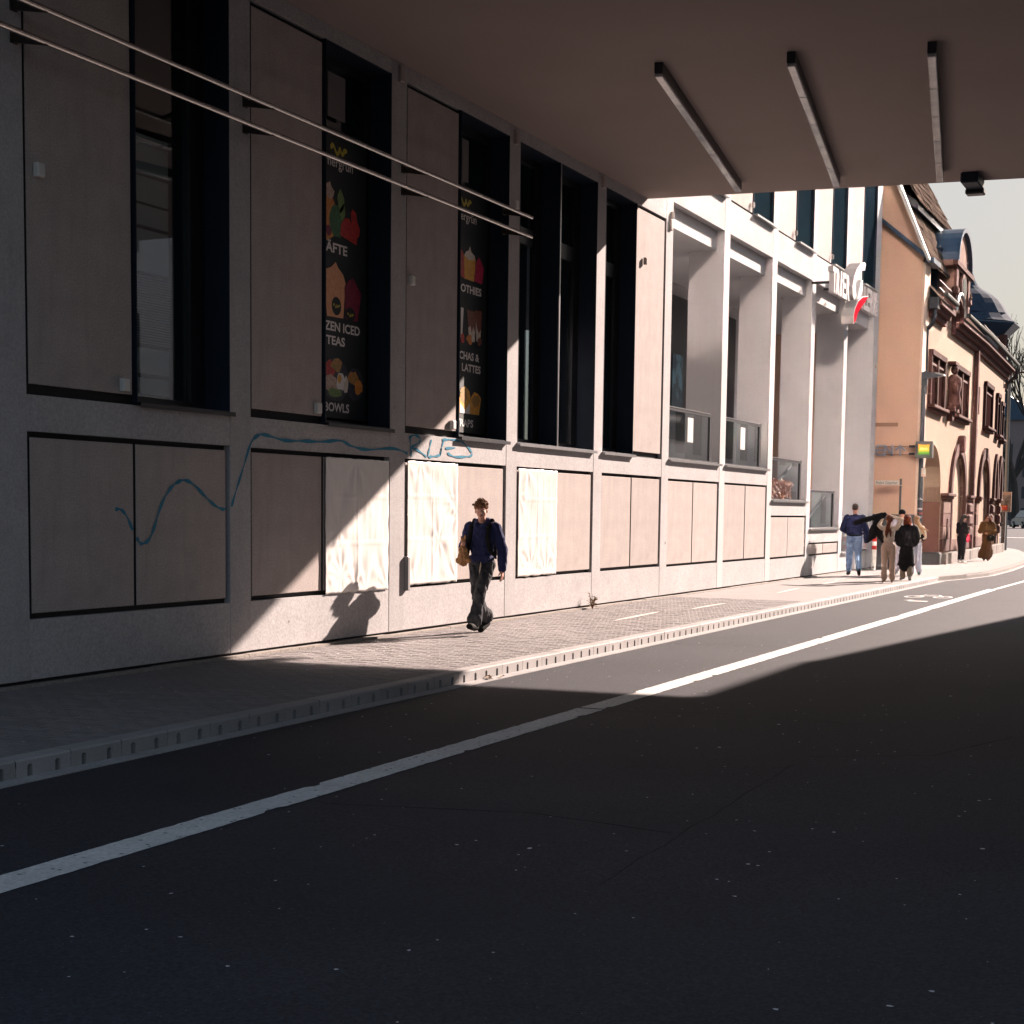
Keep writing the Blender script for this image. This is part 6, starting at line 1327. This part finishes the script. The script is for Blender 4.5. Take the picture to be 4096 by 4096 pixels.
# ---- blonde woman with wind blown hair
J = JP(dict(Lk=(.06, .09, .50), La=(.0, .09, .09), Rk=(.02, -.10, .50), Ra=(-.06, -.12, .10), Re=(.0, -.26, 1.16), Rw=(.16, -.14, 1.1), Le=(.0, .24, 1.16), Lw=(.16, .12, 1.1)))
M = Mrot(-10, 8, 0)
bl = person((43.6, 7.60, 0), 10, 'woman with long wind blown blonde hair, cream top and pale grey trousers', .885)
body(J, M, .0105, skin, bl, fem=True, slim=.93)
c = J['hd']; P = lambda x, y, z: c + M @ Vector((x, y, z)); hb = mat('blonde_hair', (.42, .26, .15), .55, col2=(.24, .13, .07), scale=30, amount=.4, spec=.1)
hair([p_ell(P(-.018, 0, .045), (.104, .088, .090), M), p_ell(P(-.045, 0, -.03), (.07, .085, .09), M)] + chain([c + Vector((-.06, -.04, -.08)), c + Vector((-.10, -.12, -.20)), c + Vector((-.12, -.20, -.36)), c + Vector((-.12, -.24, -.46))], [.06, .05, .035, .012]) + chain([c + Vector((-.08, -.10, -.18)), c + Vector((-.12, -.24, -.26)), c + Vector((-.12, -.36, -.32))], [.035, .028, .008]), hb, bl, .010, .008, .006, seed=3)
top(J, mat('cream_wool', (.55, .47, .38), .9, col2=(.5, .42, .34), scale=8, spec=.1), bl, hem=1.0, r=(.115, .165), sl=(.065, .055, .045), folds=.006, seed=31, name='knit_top', neck=.055)
blob('dark_waistcoat', [p_ell((0, 0, 1.12), (.118, .160, .09)), p_cap((.0, -.20, 1.2), (.12, -.2, 1.1), .07, .06)], .012, blackc, bl, smooth=2, folds=.006)
trousers(J, mat('pale_grey_cloth', (.36, .37, .42), .85, col2=(.3, .31, .36), scale=5), bl, r=(.092, .078, .078), folds=.007, seed=32, hip=(.108, .15, .13))
for s in 'LR': shoe(J, s, mat('dark_green_trainer', (.02, .05, .045), .6), bl, .052)

# ---- woman in black looking at her phone
J = JP(dict(Lk=(.02, .08, .50), Rk=(.02, -.09, .50), La=(-.02, .07, .09), Ra=(-.02, -.12, .09), Le=(.02, .22, 1.14), Re=(.02, -.22, 1.14), Lw=(.22, .08, 1.16), Rw=(.22, -.08, 1.14), hd=(.07, 0, 1.635), Lt=(.14, .09, .03), Rt=(.14, -.13, .03)))
M = Mrot(0, 24, 0)
pw2 = person((55.74, 8.22, 0), -38, 'woman dressed all in black with cap and white shoes, head bent over her phone', .915)
body(J, M, .0105, skin, pw2, fem=True, hands=dict(L=((1, -.2, .4), (-.3, 0, -1), .8), R=((1, .2, .4), (-.3, 0, -1), .8)), slim=.93)
eyes(J, M, pw2)
c = J['hd']; P = lambda x, y, z: c + M @ Vector((x, y, z)); hk = mat('black_hair', (.012, .010, .010), .5, col2=(.02, .016, .015), scale=30)
hair([p_ell(P(-.03, 0, .045), (.098, .086, .090), M)] + chain([c + Vector((-.07, 0, .03)), c + Vector((-.12, 0, -.10)), c + Vector((-.12, 0, -.24))], [.07, .062, .03]), hk, pw2, .010, .005, .004)
blob('cap', [p_ell(P(-.005, 0, .075), (.105, .092, .062), M), p_cap(P(.10, -.03, .06), P(.13, .0, .055), .018, .014, ((0, 0, 1), .6)), p_cap(P(.10, .03, .06), P(.13, .0, .055), .018, .014, ((0, 0, 1), .6))], .010, blackc, pw2, smooth=1)
top(J, blackc, pw2, hem=.92, r=(.12, .165), sl=(.072, .062, .05), folds=.008, seed=41, neck=.06)
trousers(J, blackc, pw2, r=(.105, .074, .052), folds=.006, seed=42, hip=(.120, .162, .15), end=.07)
for s in 'LR': shoe(J, s, mat('white_shoe', (.62, .60, .57), .6), pw2, .046)
mb = MB(); mb.box(.335, .35, -.04, .04, 1.20, 1.34); o = mb.build('mobile_phone', shoeblk); o.location = pw2.location; o.rotation_euler = pw2.rotation_euler; o.scale = (.915,) * 3; tag(o, 'dark mobile phone held by the woman dressed all in black', 'phone')
t = tag(empty('red_bag', (55.74, 8.22, 0), R(-38)), 'bright red tote bag hanging beside the woman in black', 'bag'); t.scale = (.915,) * 3
redb = mat('red_bag_cloth', (.62, .01, .05), .6, col2=(.5, .01, .04), scale=6)
blob('bag', [p_cap((.20, -.12, .86), (.20, -.12, 1.02), .085, .066, ((.3, 1, 0), .5))], .009, redb, t, smooth=1, folds=.003)
mb = MB(); mb.tube([(.16, -.13, 1.03), (.18, -.12, 1.14), (.22, -.12, 1.14), (.24, -.13, 1.03)], .006, 5); mb.build('handle', redb, t)

# ---- woman in a long brown coat with sunglasses
J = JP(dict(Lk=(.10, .07, .50), La=(.12, .06, .09), Lt=(.24, .06, .03), Rk=(-.02, -.08, .50), Ra=(-.10, -.08, .10), Rt=(.02, -.09, .03), Re=(.02, -.26, 1.16), Rw=(.16, -.09, 1.48), Le=(.0, .26, 1.14), Lw=(.20, .06, 1.08)))
M = Mrot(4, 2, 0)
bw = person((59.6, 7.91, 0), 188, 'woman in a long brown coat and dark sunglasses with windblown hair, hand at her cheek', .91)
body(J, M, .0105, skin, bw, fem=True, hands=dict(R=((0, .1, 1), (1, 0, 0), .7), L=((.3, -1, 0), (1, 0, .2), .5)), slim=.95)
eyes(J, M, bw)
c = J['hd']; P = lambda x, y, z: c + M @ Vector((x, y, z)); hc = mat('chestnut_hair', (.10, .030, .014), .5, col2=(.05, .016, .01), scale=26, amount=.4, spec=.1)
hair([p_ell(P(-.03, 0, .055), (.105, .094, .088), M), p_ell(P(-.06, 0, -.04), (.06, .095, .12), M)] + chain([c + Vector((-.03, .08, .02)), c + Vector((-.02, .115, -.10)), c + Vector((.0, .145, -.24)), c + Vector((.01, .16, -.33))], [.035, .052, .045, .012]) + chain([c + Vector((-.03, -.08, .02)), c + Vector((-.02, -.10, -.10)), c + Vector((0, -.11, -.2))], [.03, .04, .012]), hc, bw, .010, .007, .006, seed=9)
mb = MB()
for s_ in (-1, 1): mb.ball(tuple(P(.098, s_ * .032, .012)), (.012, .028, .020), 10, 6)
mb.build('sunglasses', mat('black_gloss', (.008, .008, .008), .1), bw, smooth=True, fix=True)
cam_ = mat('camel_coat', (.13, .068, .030), .85, col2=(.10, .05, .022), scale=5, spec=.1)
cz = [p_cap((0, 0, 1.0), (0, 0, .7), .15, .19, ((1, 0, 0), .8)), p_cap((0, 0, .7), (-.03, 0, .34), .19, .24, ((1, 0, 0), .75)), p_cap((-.08, -.16, .40), (-.10, -.22, .20), .12, .10), p_cap((-.04, .06, .36), (-.04, .10, .24), .16, .13)]
top(J, cam_, bw, hem=.9, r=(.150, .210), sl=(.098, .092, .060), folds=.013, seed=51, name='long_coat', extra=cz, neck=.07)
trousers(J, mat('brown_wide_trousers', (.12, .055, .028), .85), bw, r=(.10, .095, .105), folds=.008, seed=52)
for s in 'LR': shoe(J, s, shoeblk, bw, .045)
t = tag(empty('handbag', (59.6, 7.91, 0), R(188)), 'small black handbag at the hip of the woman in the brown coat', 'handbag'); t.scale = (.91,) * 3
blob('bag', [p_cap((.20, .06, .92), (.20, .20, .92), .085, .085, ((1, 0, 0), .5)), p_cap((.20, .06, .86), (.20, .20, .86), .08, .08, ((1, 0, 0), .5))], .010, shoeblk, t, smooth=2)
mb = MB(); mb.tube([(.18, .05, .98), (.14, -.02, 1.25), (.02, -.12, 1.46)], .008, 5); mb.tube([(.18, .21, .98), (.16, .18, 1.10), (.16, .10, 1.12)], .008, 5); mb.build('strap', shoeblk, t)
mb = MB(); mb.box(.252, .262, .11, .15, .93, .96); mb.build('clasp', alu, t)
